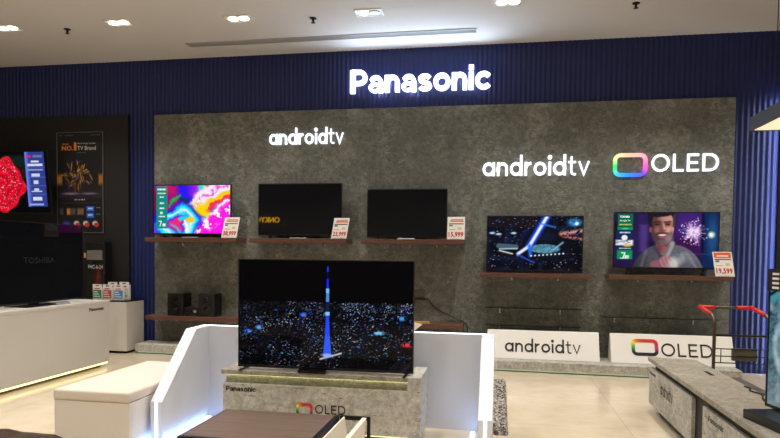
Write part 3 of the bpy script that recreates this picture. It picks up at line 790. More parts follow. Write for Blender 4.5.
# ------------------------------------------------------------------ ceiling things
def ceiling_light(label, x, y, lit=(1, 1)):
    t = thing('ceiling_light', label, 'ceiling light', (x, y, CE), group='twin downlights in the ceiling row')
    w, d = 0.175, 0.115
    mb = MB()
    mb.box(-w, w, -d, -d + 0.015, -0.012, 0); mb.box(-w, w, d - 0.015, d, -0.012, 0)
    mb.box(-w, -w + 0.015, -d + 0.015, d - 0.015, -0.012, 0); mb.box(w - 0.015, w, -d + 0.015, d - 0.015, -0.012, 0)
    mb.build('frame', M['white'], t, local=True)
    MB().box(-w + 0.015, w - 0.015, -d + 0.015, d - 0.015, -0.004, 0).build('recess', M['white_warm'], t, local=True)
    for k, sx in enumerate((-0.075, 0.075)):
        l = MB().lathe([(0.062, -0.004), (0.066, -0.010), (0.060, -0.014), (0.02, -0.016)], (sx, 0, 0), 20).build('lamp', M['lamp'] if lit[k] else M['lamp_off'], t, local=True)
        if not lit[k]: l['label'] = 'unlit lamp'
    return t
LX = [-6.82, -5.14, -3.46, -1.71, 0.04]
LY = [7.70, 7.74, 7.84, 7.90, 7.82]
LL = ['twin recessed downlight at far left of the ceiling, cut by the picture edge',
      'twin recessed downlight above the black panel, second from left',
      'twin recessed downlight left of the long vent, third from left',
      'twin recessed downlight with only its left lamp lit, fourth from left',
      'twin recessed downlight at top centre of the ceiling, rightmost of its row']
for k, X in enumerate(LX): ceiling_light(LL[k], X, LY[k], (1, 0) if k == 3 else (1, 1))

def sprinkler(label, x, y):
    t = thing('fire_sprinkler', label, 'sprinkler', (x, y, CE), group='ceiling sprinklers')
    MB().lathe([(0.045, 0), (0.045, -0.008), (0.02, -0.014)], (0, 0, 0), 16).build('escutcheon', M['metal_dark'], t, local=True)
    MB().lathe([(0.014, -0.012), (0.014, -0.05), (0.006, -0.055)], (0, 0, 0), 12).build('nozzle', M['metal_dark'], t, local=True)
    MB().lathe([(0.008, -0.056), (0.030, -0.060), (0.030, -0.064), (0.008, -0.066)], (0, 0, 0), 12).build('deflector', M['metal_dark'], t, local=True)
sprinkler('dark sprinkler head between the two leftmost downlights', -6.02, 7.87)
sprinkler('dark sprinkler head above the middle of the long vent', -2.48, 7.98)
sprinkler('dark sprinkler head at upper right of the ceiling', 1.58, 8.09)

t = thing('air_vent', 'long narrow slot vent in the ceiling before the blue wall', 'air vent', (-2.5, 8.72, CE))
x0, x1, y0, y1 = -4.66, -0.36, 8.64, 8.80
mb = MB(); mb.box(x0, x1, y0, y0 + 0.02, CE - 0.014, CE); mb.box(x0, x1, y1 - 0.02, y1, CE - 0.014, CE)
mb.box(x0, x0 + 0.02, y0 + 0.02, y1 - 0.02, CE - 0.014, CE); mb.box(x1 - 0.02, x1, y0 + 0.02, y1 - 0.02, CE - 0.014, CE)
mb.build('frame', M['vent'], t)
MB().box(x0 + 0.02, x1 - 0.02, y0 + 0.02, y1 - 0.02, CE - 0.003, CE).build('slot', M['grey_box'], t)
for k in range(3):
    yy = y0 + 0.05 + 0.03 * k
    MB().box(x0 + 0.02, x1 - 0.02, yy - 0.004, yy + 0.004, CE - 0.013, CE - 0.003).build('vane', M['vent'], t)

# ------------------------------------------------------------------ lit signs on the wall
XA, ZA, YA = Vector((1, 0, 0)), Vector((0, 0, 1)), Vector((0, 1, 0))
t = thing('wall_sign', 'large glowing bold white letters on the blue fluted wall', 'sign', (-1.23, 9.30, 4.04))
panasonic_word(M['lit_sign'], t, (-2.285, 9.30, 4.035), XA, ZA, 2.11, 0.355, 0.06)
t = thing('wall_sign', 'small glowing lowercase white letters at upper left of the concrete wall', 'sign', (-2.98, 9.28, 3.29))
android_word(M['lit_letters'], t, (-3.575, 9.278, 3.285), XA, ZA, 1.19, 0.255, 0.03)
t = thing('wall_sign', 'larger glowing lowercase white letters above the city picture television at right', 'sign', (0.47, 9.28, 2.77))
android_word(M['lit_letters'], t, (-0.275, 9.278, 2.765), XA, ZA, 1.51, 0.30, 0.03)
t = thing('wall_sign', 'glowing OLED letters with rainbow frame emblem at right of the concrete wall', 'sign', (2.25, 9.28, 2.75))
M['rain_lit'] = attr_mat('lit rainbow', 1.3)
rainbow_ring(t, (1.555, 9.278, 2.735), XA, ZA, 0.46, 0.33, 0.052, 0.03, M['rain_lit'], RAIN_LIT)
oled_word(M['lit_letters'], t, (2.07, 9.278, 2.80), XA, ZA, 0.88, 0.245, 0.03)

# ------------------------------------------------------------------ shelves on the wall
def wall_shelf(label, x0, x1, z0, z1, group):
    t = thing('wall_shelf', label, 'shelf', ((x0 + x1) / 2, 9.28, z0), group=group)
    MB().box(x0, x1, 8.90, 9.278, z0, z1).build('board', M['walnut'], t, bevel=0.004)
    for xx in (x0 + 0.45, x1 - 0.42):
        mb = MB(); mb.box(xx - 0.012, xx + 0.012, 9.255, 9.278, z0 - 0.05, z0); mb.box(xx - 0.012, xx + 0.012, 9.08, 9.255, z0 - 0.014, z0)
        mb.build('bracket', M['silver'], t)
g = 'walnut shelves on the concrete wall'
wall_shelf('walnut shelf under the colourful paint picture television', -5.48, -3.965, 1.755, 1.825, g)
wall_shelf('walnut shelf under the dark television with yellow reflection', -3.75, -2.235, 1.755, 1.825, g)
wall_shelf('walnut shelf under the smaller dark television', -2.02, -0.51, 1.755, 1.825, g)
wall_shelf('walnut shelf under the night city television at right', -0.28, 1.25, 1.295, 1.355, g)
wall_shelf('walnut shelf under the television showing a smiling man', 1.48, 3.06, 1.295, 1.355, g)
wall_shelf('low walnut shelf carrying the two black speakers', -5.48, -3.70, 0.535, 0.60, g)
wall_shelf('low walnut shelf end right of the large tower picture television', -2.02, -0.51, 0.535, 0.60, g)

# ------------------------------------------------------------------ televisions
def television(label, W, H, loc, fn, grid, rz=0, tilt=0, gap=0.04, feet=(0.36, 0.10), bz=0.012, bottom=0.022, depth=0.06, plate=False, screen_mat=None):
    """W x H body standing on feet of height gap; front face at local y=0"""
    t = thing('television', label, 'television', loc, (tilt, 0, rz))
    h = W / 2
    MB().box(-h, h, 0.012, 0.034, gap, gap + H).build('rear_panel', M['plastic'], t, local=True, bevel=0.003)
    MB().box(-h * 0.62, h * 0.62, 0.034, depth + 0.02, gap + 0.06, gap + H * 0.62).build('electronics_housing', M['plastic'], t, local=True, bevel=0.012)
    mb = MB(); mb.box(-h, h, -0.004, 0.012, gap + H - bz, gap + H); mb.box(-h, h, -0.004, 0.012, gap, gap + bottom)
    mb.box(-h, -h + bz, -0.004, 0.012, gap + bottom, gap + H - bz); mb.box(h - bz, h, -0.004, 0.012, gap + bottom, gap + H - bz)
    mb.build('bezel', M['plastic'], t, local=True)
    s = picture_grid('screen', fn, -h + bz, h - bz, gap + bottom, gap + H - bz, 0.004, *grid, screen_mat or M['picture'], t)
    if feet:
        for sx in (-1, 1):
            fx = sx * W * feet[0]; fl = feet[1]
            mb = MB(); mb.prism([(-fl, 0), (fl, 0), (fl, 0.008), (0.022, gap * 0.6), (0.022, gap), (0.0, gap), (0.0, gap * 0.6), (-fl, 0.008)], 'x', fx - 0.012, fx + 0.012)
            mb.build('foot', M['plastic'], t, local=True)
    if plate:
        MB().prism([(-0.075, 0), (0.075, 0), (0.06, 0.015), (-0.06, 0.015)], 'x', -0.13, 0.13).build('stand_plate', M['silver'], t, local=True)['label'] = 'silver stand plate'
    return t, s

S1, S2 = 1.825, 1.355
television('television showing bright multicoloured swirling paint on the upper left shelf', 1.31, 0.785, (-4.775, 9.06, S1), pic_abstract, (200, 116), gap=0.05, plate=True)
television('switched off television with yellow lettering reflected on its dark screen', 1.32, 0.79, (-3.01, 9.06, S1), pic_dark, (24, 14), gap=0.045, plate=True, screen_mat=M['picture_dark'])
television('smaller switched off television on the third walnut shelf', 1.19, 0.71, (-1.365, 9.06, S1), pic_dark, (24, 14), gap=0.03, plate=True, screen_mat=M['picture_dark'])
television('television showing a blue night aerial of a city road and stadium', 1.34, 0.805, (0.475, 9.06, S2), pic_stadium, (212, 124), gap=0.012, feet=(0.3, 0.1), bottom=0.035)
tv5, scr5 = television('television showing a smiling bearded man before fireworks', 1.37, 0.78, (2.235, 9.06, S2), pic_man, (240, 136), gap=0.09, bottom=0.02)
lettering('TOSHIBA', M['text_glow'], scr5, (-0.605, 0.0035, 0.79), XA, ZA, 0.13, 0.028, 0.001, 0.01, local=True)
lettering('Google TV', M['text_glow'], scr5, (-0.605, 0.0035, 0.735), XA, ZA, 0.14, 0.026, 0.001, local=True)

# central large television on the travertine cabinet
big, scrb = television('large television showing a blue lit tower over a night city', 1.545, 0.94, (-1.467, 5.08, 0.592), pic_tower, (356, 212), gap=0.016, feet=(0.46, 0.11), bz=0.008, bottom=0.02)
MB().box(-0.20, 0.09 - 0.05, -0.10, -0.045, 0.0, 0.028).build('sensor_box', M['gloss'], big, local=True, bevel=0.003)['label'] = 'small glossy black receiver box at the foot of the screen'

# tilted television on the black panel
tvl, _ = television('television with a red rose picture hung tilted on the black panel', 1.70, 1.02, (-7.995, 8.955, 2.19), pic_rose, (260, 150), tilt=math.radians(6), gap=0.0, feet=None, bz=0.016, bottom=0.024)
mb = MB(); mb.box(-0.35, 0.35, 0.075, 0.30, 0.40, 0.46); mb.box(-0.3, -0.25, 0.034, 0.09, 0.2, 0.7); mb.box(0.25, 0.3, 0.034, 0.09, 0.2, 0.7)
mb.build('wall_mount', M['metal_dark'], tvl, local=True)

# switched-off television on the left counter, facing the aisle
tvt, scrt = television('huge switched off television along the left white counter', 1.72, 0.995, (-5.62, 6.76, 0.922), pic_dark, (24, 14), rz=PI / 2, gap=0.03, feet=None, bz=0.01, bottom=0.02)
lettering('TOSHIBA', M['text_faint'], scrt, (-0.21, 0.0035, 0.52), XA, ZA, 0.53, 0.075, 0.001, 0.02, local=True)
MB().box(-0.34, 0.34, -0.16, 0.16, 0.0, 0.010).build('base_plate', M['metal_dark'], tvt, local=True, bevel=0.003)
mb = MB(); mb.box(-0.08, 0.08, 0.036, 0.06, 0.010, 0.30); mb.build('stand_neck', M['plastic'], tvt, local=True)
MB().prism([(-0.19, 0), (-0.09, 0), (-0.10, 0.028), (-0.17, 0.028)], 'x', 0.12, 0.36).build('stand_trim', M['silver'], tvt, local=True)['label'] = 'silver stand end'

# television on the right counter
ang = math.atan2(0.036, 0.168)
tvr, scrr = television('television with a teal leafy picture on the right counter, cut by the picture edge', 1.55, 0.915,
                       (1.765 + 0.775 * math.sin(ang), 4.492 - 0.775 * math.cos(ang), 0.556), pic_teal, (150, 88), rz=-(PI / 2 - ang), gap=0.062, feet=None, bz=0.010, bottom=0.02)
MB().box(-0.70, 0.70, -0.20, 0.10, 0.0, 0.060).build('base_plate', M['plastic'], tvr, local=True, bevel=0.006)
mb = MB(); mb.box(-0.60, -0.52, 0.012, 0.05, 0.058, 0.12); mb.box(0.52, 0.60, 0.012, 0.05, 0.058, 0.12); mb.build('stand_neck', M['plastic'], tvr, local=True)
c = thing('feature_card', 'black and white icon card on the top corner of the teal television', 'card', (1.765, 4.49, 1.39), (0, 0, -(PI / 2 - ang)))
MB().box(0.0, 0.30, -0.014, -0.008, 0.0, 0.135).build('card_face', M['black'], c, local=True)
MB().box(0.155, 0.30, -0.0155, -0.014, 0.008, 0.127).build('white_section', M['paper'], c, local=True)
for k in range(4):
    mb = MB(); mb.add([(0.05, -0.0155, 0.015 + 0.03 * k), (0.11, -0.0155, 0.015 + 0.03 * k), (0.12, -0.0155, 0.03 + 0.03 * k), (0.06, -0.0155, 0.03 + 0.03 * k)], [(0, 1, 2, 3)])
    for q in list(mb.v): pass
    MB().box(0.05, 0.115, -0.0155, -0.014, 0.014 + 0.03 * k, 0.028 + 0.03 * k).build('icon', M['paper'], c, local=True)

# ------------------------------------------------------------------ price cards
def price_card(label, price, x, y, z, w, h, lean, red_top=False):
    """tent card leaning back; slanted like the photo's cards"""
    t = thing('price_card', label, 'price card', (x, y, z), group='price cards on the shelves')
    sh = lean * h
    u = XA; wv = Vector((sh / h, 0.18, 1)); wv.normalize(); n = u.cross(wv).normalized()
    o = Vector((0, 0, 0))
    def P(a, b, e): return o + u * (a * w) + wv * (b * h * 1.02) + n * e
    def quad(a0, b0, a1, b1, e0, e1):
        mb = MB(); vs = [P(a, b, e) for e in (e0, e1) for a, b in ((a0, b0), (a1, b0), (a1, b1), (a0, b1))]
        return mb.add(vs, [(3, 2, 1, 0), (4, 5, 6, 7), (0, 1, 5, 4), (1, 2, 6, 5), (2, 3, 7, 6), (3, 0, 4, 7)])
    quad(0, 0, 1, 1, -0.004, 0.0).build('card', M['paper'], t, local=True)
    MB().box(0.03, w - 0.03, 0.0, 0.10, 0, 0.008).build('holder_foot', M['glass'], t, local=True)
    if red_top:
        quad(0.06, 0.75, 0.94, 0.97, 0.0, 0.001).build('banner', M['orange_ink'], t, local=True)
        quad(0.2, 0.80, 0.8, 0.86, 0.001, 0.0015).build('banner_line', M['paper'], t, local=True)
    else:
        quad(0.15, 0.78, 0.92, 0.84, 0.0, 0.001).build('banner', M['orange_ink'], t, local=True)
        quad(0.2, 0.87, 0.9, 0.90, 0.0, 0.001).build('headline', M['grey_ink'], t, local=True)
    quad(0.08, 0.67, 0.92, 0.71, 0.0, 0.001).build('model_line', M['ink'], t, local=True)
    quad(0.1, 0.58, 0.3, 0.65, 0.0, 0.001).build('size_mark', M['grey_ink'], t, local=True)
    quad(0.6, 0.44, 0.82, 0.54, 0.0, 0.001).build('badge', M['beige_ink'], t, local=True)
    quad(0.12, 0.42, 0.45, 0.44, 0.0, 0.001).build('small_print', M['grey_ink'], t, local=True)
    lettering(price, M['red_ink'], t, P(0.08, 0.08, 0.0), u, wv, w * 0.84, h * 0.26, 0.0012, 0.04, name='price', local=True)
    return t
price_card('white price card reading 38,999 beside the colourful television', '38,999', -4.22, 8.93, S1, 0.245, 0.32, 0.12)
price_card('white price card reading 23,999 beside the dark television with yellow reflection', '23,999', -2.48, 8.93, S1, 0.235, 0.31, 0.12)
price_card('white price card reading 15,999 beside the smaller dark television', '15,999', -0.755, 8.93, S1, 0.25, 0.325, 0.0)
price_card('red topped price card reading 19,599 beside the television with the man', '19,599', 2.845, 8.93, S2, 0.24, 0.33, -0.10, True)

# ------------------------------------------------------------------ speakers and receiver
def speaker(label, x):
    t = thing('speaker', label, 'speaker', (x, 9.06, 0.60), group='black bookshelf speakers')
    w = 0.135
    MB().box(-w, w, -0.09, 0.17, 0, 0.355).build('cabinet', M['plastic'], t, local=True, bevel=0.008)
    MB().lathe([(0.088, 0), (0.092, -0.012), (0.080, -0.014), (0.050, -0.002), (0.022, -0.012), (0.004, -0.016)], (0.0, -0.09, 0.12), 28, 'y').build('woofer', M['gloss'], t, local=True, smooth=True)
    MB().lathe([(0.040, 0), (0.042, -0.010), (0.032, -0.011), (0.012, -0.004), (0.003, -0.008)], (0.0, -0.09, 0.27), 20, 'y').build('tweeter', M['gloss'], t, local=True, smooth=True)
    return t
speaker('black bookshelf speaker at left end of the low shelf', -5.005)
speaker('black bookshelf speaker right of the receiver on the low shelf', -4.485)
t = thing('receiver', 'low black audio receiver between the two speakers', 'receiver', (-4.745, 9.05, 0.60))
MB().box(-0.115, 0.115, -0.07, 0.18, 0.01, 0.135).build('case', M['plastic'], t, local=True, bevel=0.004)
MB().box(-0.10, 0.02, -0.074, -0.07, 0.06, 0.11).build('display', M['gloss'], t, local=True)
MB().lathe([(0.024, 0), (0.022, -0.02), (0.004, -0.021)], (0.07, -0.07, 0.075), 18, 'y').build('volume_knob', M['silver'], t, local=True)
for sx in (-0.09, 0.09): MB().box(sx - 0.015, sx + 0.015, -0.04, 0.14, 0, 0.01).build('foot', M['plastic'], t, local=True)

# odds and ends on the right low shelf
tag(MB().box(-1.75, -0.99, 8.93, 8.97, 0.601, 0.632).build('yellow_strip', M['gold'], bevel=0.003), 'flat yellow strip lying on the low shelf right of the tower television', 'strip')
mb = MB(); mb.add([(-1.50, 8.892, 0.66), (-1.22, 8.892, 0.625), (-1.085, 8.892, 0.595), (-1.24, 8.892, 0.47), (-1.50, 8.892, 0.47),
                   (-1.50, 8.898, 0.65), (-1.22, 8.898, 0.62), (-1.10, 8.898, 0.592), (-1.24, 8.898, 0.475), (-1.50, 8.898, 0.475)],
                  [(0, 1, 2, 3, 4), (9, 8, 7, 6, 5), (0, 5, 6, 1), (1, 6, 7, 2), (2, 7, 8, 3), (3, 8, 9, 4), (4, 9, 5, 0)])
mb.box(-1.50, -1.23, 8.892, 8.925, 0.601, 0.604)
tag(mb.build('paper_sheet', M['paper']), 'white folded sheet hanging on the low shelf edge beside the tower television', 'paper')
t = thing('wall_outlet', 'small grey outlet box with black adapter on the concrete wall', 'outlet', (-1.19, 9.27, 0.94))
MB().box(-1.32, -1.11, 9.262, 9.28, 0.95, 1.07).build('cover_plate', M['grey_box'], t, bevel=0.004)
MB().box(-1.34, -1.09, 9.235, 9.279, 0.925, 0.948).build('adapter', M['plastic'], t)
pts = [(-1.10, 9.255, 0.936), (-1.05, 9.25, 0.92), (-0.93, 9.25, 0.80), (-0.80, 9.25, 0.73), (-0.62, 9.25, 0.65), (-0.50, 9.24, 0.60), (-0.455, 9.22, 0.52), (-0.47, 9.22, 0.40), (-0.50, 9.22, 0.20), (-0.5, 9.21, 0.16)]
def smooth_path(p, n=6):
    p = [Vector(q) for q in p]; out = []
    for i in range(len(p) - 1):
        a, b, c, d = p[max(i - 1, 0)], p[i], p[i + 1], p[min(i + 2, len(p) - 1)]
        for k in range(n):
            s = k / n; out.append(0.5 * ((2 * b) + (c - a) * s + (2 * a - 5 * b + 4 * c - d) * s * s + (3 * b - a - 3 * c + d) * s ** 3))
    return out + [p[-1]]
tag(MB().tube(smooth_path(pts), 0.007, 8).build('power_cable', M['plastic'], smooth=True), 'black power cable drooping from the outlet past the low shelf end', 'cable')

# ------------------------------------------------------------------ plinth along the wall and white boards
t = thing('display_plinth', 'long low concrete plinth along the foot of the concrete wall', 'plinth', (-1.2, 9.0, 0))
mb = MB(); mb.prism([(-5.64, 8.87), (3.09, 8.58), (3.12, 9.279), (-5.66, 9.279)], 'z', 0.035, 0.15); mb.build('slab', M['stone'], t, bevel=0.006)
mb = MB(); mb.prism([(-5.55, 8.93), (3.00, 8.64), (3.0, 9.27), (-5.55, 9.27)], 'z', 0.0, 0.035); mb.build('recessed_base', M['grey_box'], t)
mb = MB(); mb.prism([(-5.60, 8.895), (3.05, 8.605), (3.05, 8.62), (-5.60, 8.91)], 'z', 0.012, 0.034); mb.build('led_strip', M['led_mint'], t)

def wedge_board(label, x0, x1):
    t = thing('sign_board', label, 'sign board', ((x0 + x1) / 2, 8.98, 0.15), group=None)
    MB().prism([(8.87, 0.152), (9.16, 0.152), (9.085, 0.535), (9.045, 0.535)], 'x', x0, x1).build('wedge', M['sign_white'], t, bevel=0.003)
    return t
SV = Vector((0, 0.175, 0.383)).normalized()
def on_face(x, f): return Vector((x, 8.87 + 0.175 * f, 0.152 + 0.383 * f)) - Vector((0, 0.004, -0.0015))
t = wedge_board('white wedge board with plain black lowercase lettering on the plinth', -0.16, 1.38)
android_word(M['ink'], t, on_face(0.09, 0.24), XA, SV, 1.04, 0.20, 0.002, False)
t = wedge_board('white wedge board with rainbow frame and OLED lettering on the plinth', 1.53, 3.11)
rainbow_ring(t, on_face(1.805, 0.26), XA, SV, 0.35, 0.24, 0.046, 0.002, M['picture_soft'], RAIN)
oled_word(M['ink'], t, on_face(2.19, 0.27), XA, SV, 0.66, 0.185, 0.002, False)

def glass_shelf(label, x0, x1, z):
    t = thing('glass_shelf', label, 'glass shelf', ((x0 + x1) / 2, 9.28, z), group='glass shelves above the white boards')
    MB().box(x0, x1, 9.06, 9.276, z, z + 0.010).build('pane', M['glass'], t)
    MB().box(x0, x1, 9.052, 9.06, z - 0.001, z + 0.011).build('front_edge', M['metal_dark'], t)['label'] = 'dark front edge'
    for xx in (x0 + 0.2, x1 - 0.28):
        MB().box(xx - 0.008, xx + 0.008, 9.24, 9.278, z - 0.09, z).build('clip', M['silver'], t)
glass_shelf('upper clear glass shelf above the board with lowercase lettering', -0.19, 1.15, 0.845)
glass_shelf('lower clear glass shelf just above the board with lowercase lettering', -0.19, 1.15, 0.592)
glass_shelf('clear glass shelf above the OLED board', 1.42, 2.95, 0.752)

# ------------------------------------------------------------------ left side: counters, poster, extinguisher, boxes
t = thing('display_counter', 'long white counter with small black lettering and glowing foot at left', 'counter', (-5.9, 6.1, 0))
MB().box(-6.45, -5.345, 4.3, 7.79, 0.07, 0.885).build('body', M['counter'], t, bevel=0.004)
MB().box(-6.46, -5.34, 4.29, 7.805, 0.885, 0.922).build('worktop', M['white_warm'], t, bevel=0.004)
MB().box(-6.35, -5.42, 4.4, 7.7, 0.0, 0.07).build('plinth', M['grey_box'], t)
MB().box(-5.385, -5.36, 4.32, 7.77, 0.045, 0.068).build('led_strip', M['led_warm'], t)['label'] = 'warm yellow light strip'
panasonic_word(M['ink'], t, (-5.3445, 7.37, 0.80), YA, ZA, 0.305, 0.045, 0.002, False)

t = thing('side_cabinet', 'cream block cabinet between the left counter and the blue wall', 'cabinet', (-6.4, 9.05, 0))
MB().box(-6.95, -5.722, 8.78, 9.258, 0.04, 0.81).build('body', M['white_warm'], t, bevel=0.003)
MB().box(-6.9, -5.76, 8.82, 9.25, 0, 0.04).build('plinth', M['dark'], t)
MB().box(-6.95, -5.722, 8.78, 9.258, 0.81, 0.826).build('top', M['metal_dark'], t)['label'] = 'dark top panel'

def pack(label, x, y, w, h, colour, rgb2, band):
    t = thing('accessory_pack', label, 'boxed accessory', (x, y, 0.826), (0, 0, random.uniform(-0.08, 0.08)), group='hanging accessory packs on the cream cabinet')
    MB().box(-w / 2, w / 2, 0.0, 0.05, 0, h).build('carton', colour, t, local=True, bevel=0.003)
    MB().box(-w / 2, w / 2, 0.0, 0.004, h, h + 0.045).build('hang_tab', M['paper'], t, local=True)
    MB().box(-0.03, 0.03, -0.0015, 0.0, h + 0.014, h + 0.030).build('hang_slot', M['ink'], t, local=True)
    MB().box(-w * 0.44, w * 0.44, -0.002, 0.0, h * 0.12, h * 0.78).build('label_panel', rgb2, t, local=True)
    for k in range(3): MB().box(-w * 0.36, w * (0.3 - 0.12 * k), -0.003, -0.002, h * (0.22 + 0.18 * k), h * (0.30 + 0.18 * k)).build('print_line', band, t, local=True)
    MB().box(-w * 0.3, w * 0.25, -0.002, 0.0, h * 0.84, h * 0.92).build('headline', M['red_ink'], t, local=True)
GREEN = mat('green carton print', (20, 140, 104), 0.5); REDP = mat('red carton print', (196, 84, 84), 0.5); BLUEP = mat('blue carton print', (70, 150, 206), 0.5)
pack('green and white accessory pack, leftmost on the cream cabinet', -6.335, 8.935, 0.165, 0.20, M['paper'], GREEN, M['paper'])
pack('red and white accessory pack in the middle front on the cream cabinet', -6.150, 8.925, 0.17, 0.20, M['paper'], REDP, M['paper'])
pack('blue and white accessory pack at right front on the cream cabinet', -5.955, 8.925, 0.165, 0.20, M['paper'], BLUEP, M['paper'])
pack('white accessory pack standing behind the red one', -6.13, 9.03, 0.17, 0.235, M['paper'], M['white_warm'], M['grey_ink'])
pack('white accessory pack standing behind the blue one', -5.925, 9.03, 0.17, 0.24, M['paper'], M['white_warm'], M['grey_ink'])

t = thing('poster', 'tall dark poster with orange NO.1 heading and golden burst', 'poster', (-6.90, 9.256, 1.90))
MB().box(-7.292, -6.429, 9.246, 9.259, 1.895, 3.565).build('backing_board', M['black'], t)
picture_grid('print', pic_poster, -7.287, -6.434, 1.90, 3.56, 9.2445, 110, 210, M['picture_soft'], t, local=False)
def ptext(s, m, x, z, W, H, b=0.0): lettering(s, m, t, (x, 9.2443, z), XA, ZA, W, H, 0.001, b)
ptext('NO.', M['text_orange'], -7.19, 3.26, 0.21, 0.075, 0.03); ptext('1', M['text_orange'], -6.965, 3.26, 0.045, 0.13, 0.03)
ptext('TV Brand', M['text_white'], -6.90, 3.262, 0.335, 0.066, 0.004)
ptext('Global', M['text_orange'], -7.18, 3.352, 0.11, 0.03); ptext('ultra large screen', M['text_white'], -6.90, 3.355, 0.33, 0.030)

t = thing('fire_hose_cabinet', 'dark fire hose cabinet with glass front marked FHC-6-24', 'fire cabinet', (-6.48, 9.258, 0.85))
MB().box(-6.66, -6.30, 9.225, 9.258, 0.85, 1.75).build('back_box', M['black'], t)
mb = MB(); mb.box(-6.66, -6.645, 9.08, 9.225, 0.85, 1.75); mb.box(-6.315, -6.30, 9.08, 9.225, 0.85, 1.75); mb.box(-6.645, -6.315, 9.08, 9.225, 1.735, 1.75); mb.box(-6.645, -6.315, 9.08, 9.225, 0.85, 0.87)
mb.build('frame', M['black'], t)
MB().box(-6.645, -6.315, 9.082, 9.086, 0.87, 1.735).build('glass_door', M['glass'], t)
lettering('FHC-6-24', M['text_white'], t, (-6.60, 9.0815, 1.315), XA, ZA, 0.26, 0.062, 0.001, 0.006)
MB().lathe([(0.001, 0.0), (0.055, 0.0), (0.062, 0.02), (0.062, 0.28), (0.05, 0.36), (0.025, 0.40), (0.022, 0.46), (0.001, 0.46)], (-6.45, 9.155, 0.87), 24).build('extinguisher', M['cooler'], t, smooth=True)
MB().lathe([(0.02, 0.0), (0.13, 0.0), (0.135, 0.012), (0.13, 0.024), (0.02, 0.024)], (-6.475, 9.19, 1.17), 28, 'y').build('hose_reel', M['cooler'], t, smooth=True)
MB().box(-6.61, -6.335, 9.062, 9.0815, 1.46, 1.615).build('instruction_plate', M['grey_ink'], t)
MB().box(-6.665, -6.635, 9.065, 9.08, 1.49, 1.57).build('latch', M['gold'], t)

# ------------------------------------------------------------------ centre: U screen, bench, cabinet, table, rack, rug, sofa
t = thing('partition', 'low white U shaped partition with glowing edge around the tower television', 'partition', (-1.47, 5.3, 0))
HP = 0.88
wing = [(4.80, 0.0), (4.80, 0.325), (5.41, HP), (5.76, HP), (5.76, 0.0)]
MB().prism(wing, 'x', -2.91, -2.80).build('wing', M['white'], t, bevel=0.003)
MB().prism(wing, 'x', -0.147, -0.035).build('wing', M['white'], t, bevel=0.003)
MB().box(-2.80, -0.147, 5.65, 5.76, 0, HP).build('back_panel', M['white'], t)
for xc in (-2.855, -0.091):
    nrm = Vector((0, -(HP - 0.325), 0.61)).normalized() * 0.003
    mb = MB(); w = 0.012
    path = [(4.797, 0.01), (4.797, 0.327), (5.409, HP + 0.003), (5.70, HP + 0.003)]
    inner = [(4.806, 0.01), (4.806, 0.322), (5.413, HP - 0.006), (5.70, HP - 0.006)]
    n = 4
    vs = [(xc + sx * w, p[0], p[1]) for sx in (-1, 1) for p in path] + [(xc + sx * w, p[0], p[1]) for sx in (-1, 1) for p in inner]
    fs = []
    for i in range(3):
        fs += [(i, i + 1, n + i + 1, n + i), (2 * n + i, 3 * n + i, 3 * n + i + 1, 2 * n + i + 1), (i, 2 * n + i, 2 * n + i + 1, i + 1), (n + i, n + i + 1, 3 * n + i + 1, 3 * n + i)]
    fs += [(0, n, 3 * n, 2 * n), (n - 1, 3 * n - 1, 4 * n - 1, 2 * n - 1)]
    mb.add(vs, fs); mb.build('edge_light', M['led_cool'], t)
MB().box(-2.84, -0.105, 5.69, 5.722, HP - 0.006, HP + 0.003).build('edge_light', M['led_cool'], t)
for xc in (-2.765, -0.215):
    MB().box(xc - 0.014, xc + 0.014, 4.6, 5.60, 0.0, 0.010).build('floor_light', M['led_floor'], t)

MB().box(-2.930, -2.916, 4.6, 5.60, 0.0, 0.010).build('floor_light', M['led_floor'], t)

t = thing('bench', 'beige cushioned bench with cream base left of the white partition', 'bench', (-3.28, 5.25, 0))
MB().box(-3.63, -2.945, 4.55, 5.93, 0.0, 0.365).build('base', M['white_warm'], t, bevel=0.003)
MB().box(-3.64, -2.94, 4.54, 5.95, 0.365, 0.455).build('seat_cushion', M['cushion'], t, bevel=0.022, seg=4, smooth=True)

t = thing('display_cabinet', 'travertine cabinet with OLED lettering under the tower television', 'cabinet', (-1.48, 5.25, 0))
MB().box(-2.36, -0.73, 4.99, 5.52, 0.552, 0.592).build('top_slab', M['stone_top'], t, bevel=0.003)
mb = MB(); mb.box(-2.345, -0.73, 5.0, 5.52, 0.09, 0.474); mb.box(-0.73, -0.62, 5.0, 5.52, 0.09, 0.592); mb.build('body', M['stone'], t, bevel=0.003)
MB().box(-2.338, -0.735, 5.045, 5.50, 0.474, 0.552).build('recess_back', M['stone'], t)
MB().box(-2.338, -0.735, 5.03, 5.045, 0.543, 0.5515).build('led_strip', M['led_lime'], t)['label'] = 'lime white light strip'
MB().box(-2.25, -0.70, 5.12, 5.45, 0, 0.09).build('plinth', M['grey_box'], t)
MB().box(-2.25, -0.70, 5.10, 5.118, 0.055, 0.085).build('led_strip', M['led_lime'], t)['label'] = 'lime white light strip'
panasonic_word(M['ink'], t, (-2.315, 4.9985, 0.408), XA, ZA, 0.272, 0.043, 0.002, False)
rainbow_ring(t, (-1.68, 4.9985, 0.222), XA, ZA, 0.145, 0.112, 0.022, 0.002, M['picture_soft'], RAIN)
oled_word(M['ink'], t, (-1.515, 4.9985, 0.252), XA, ZA, 0.265, 0.076, 0.002, False)

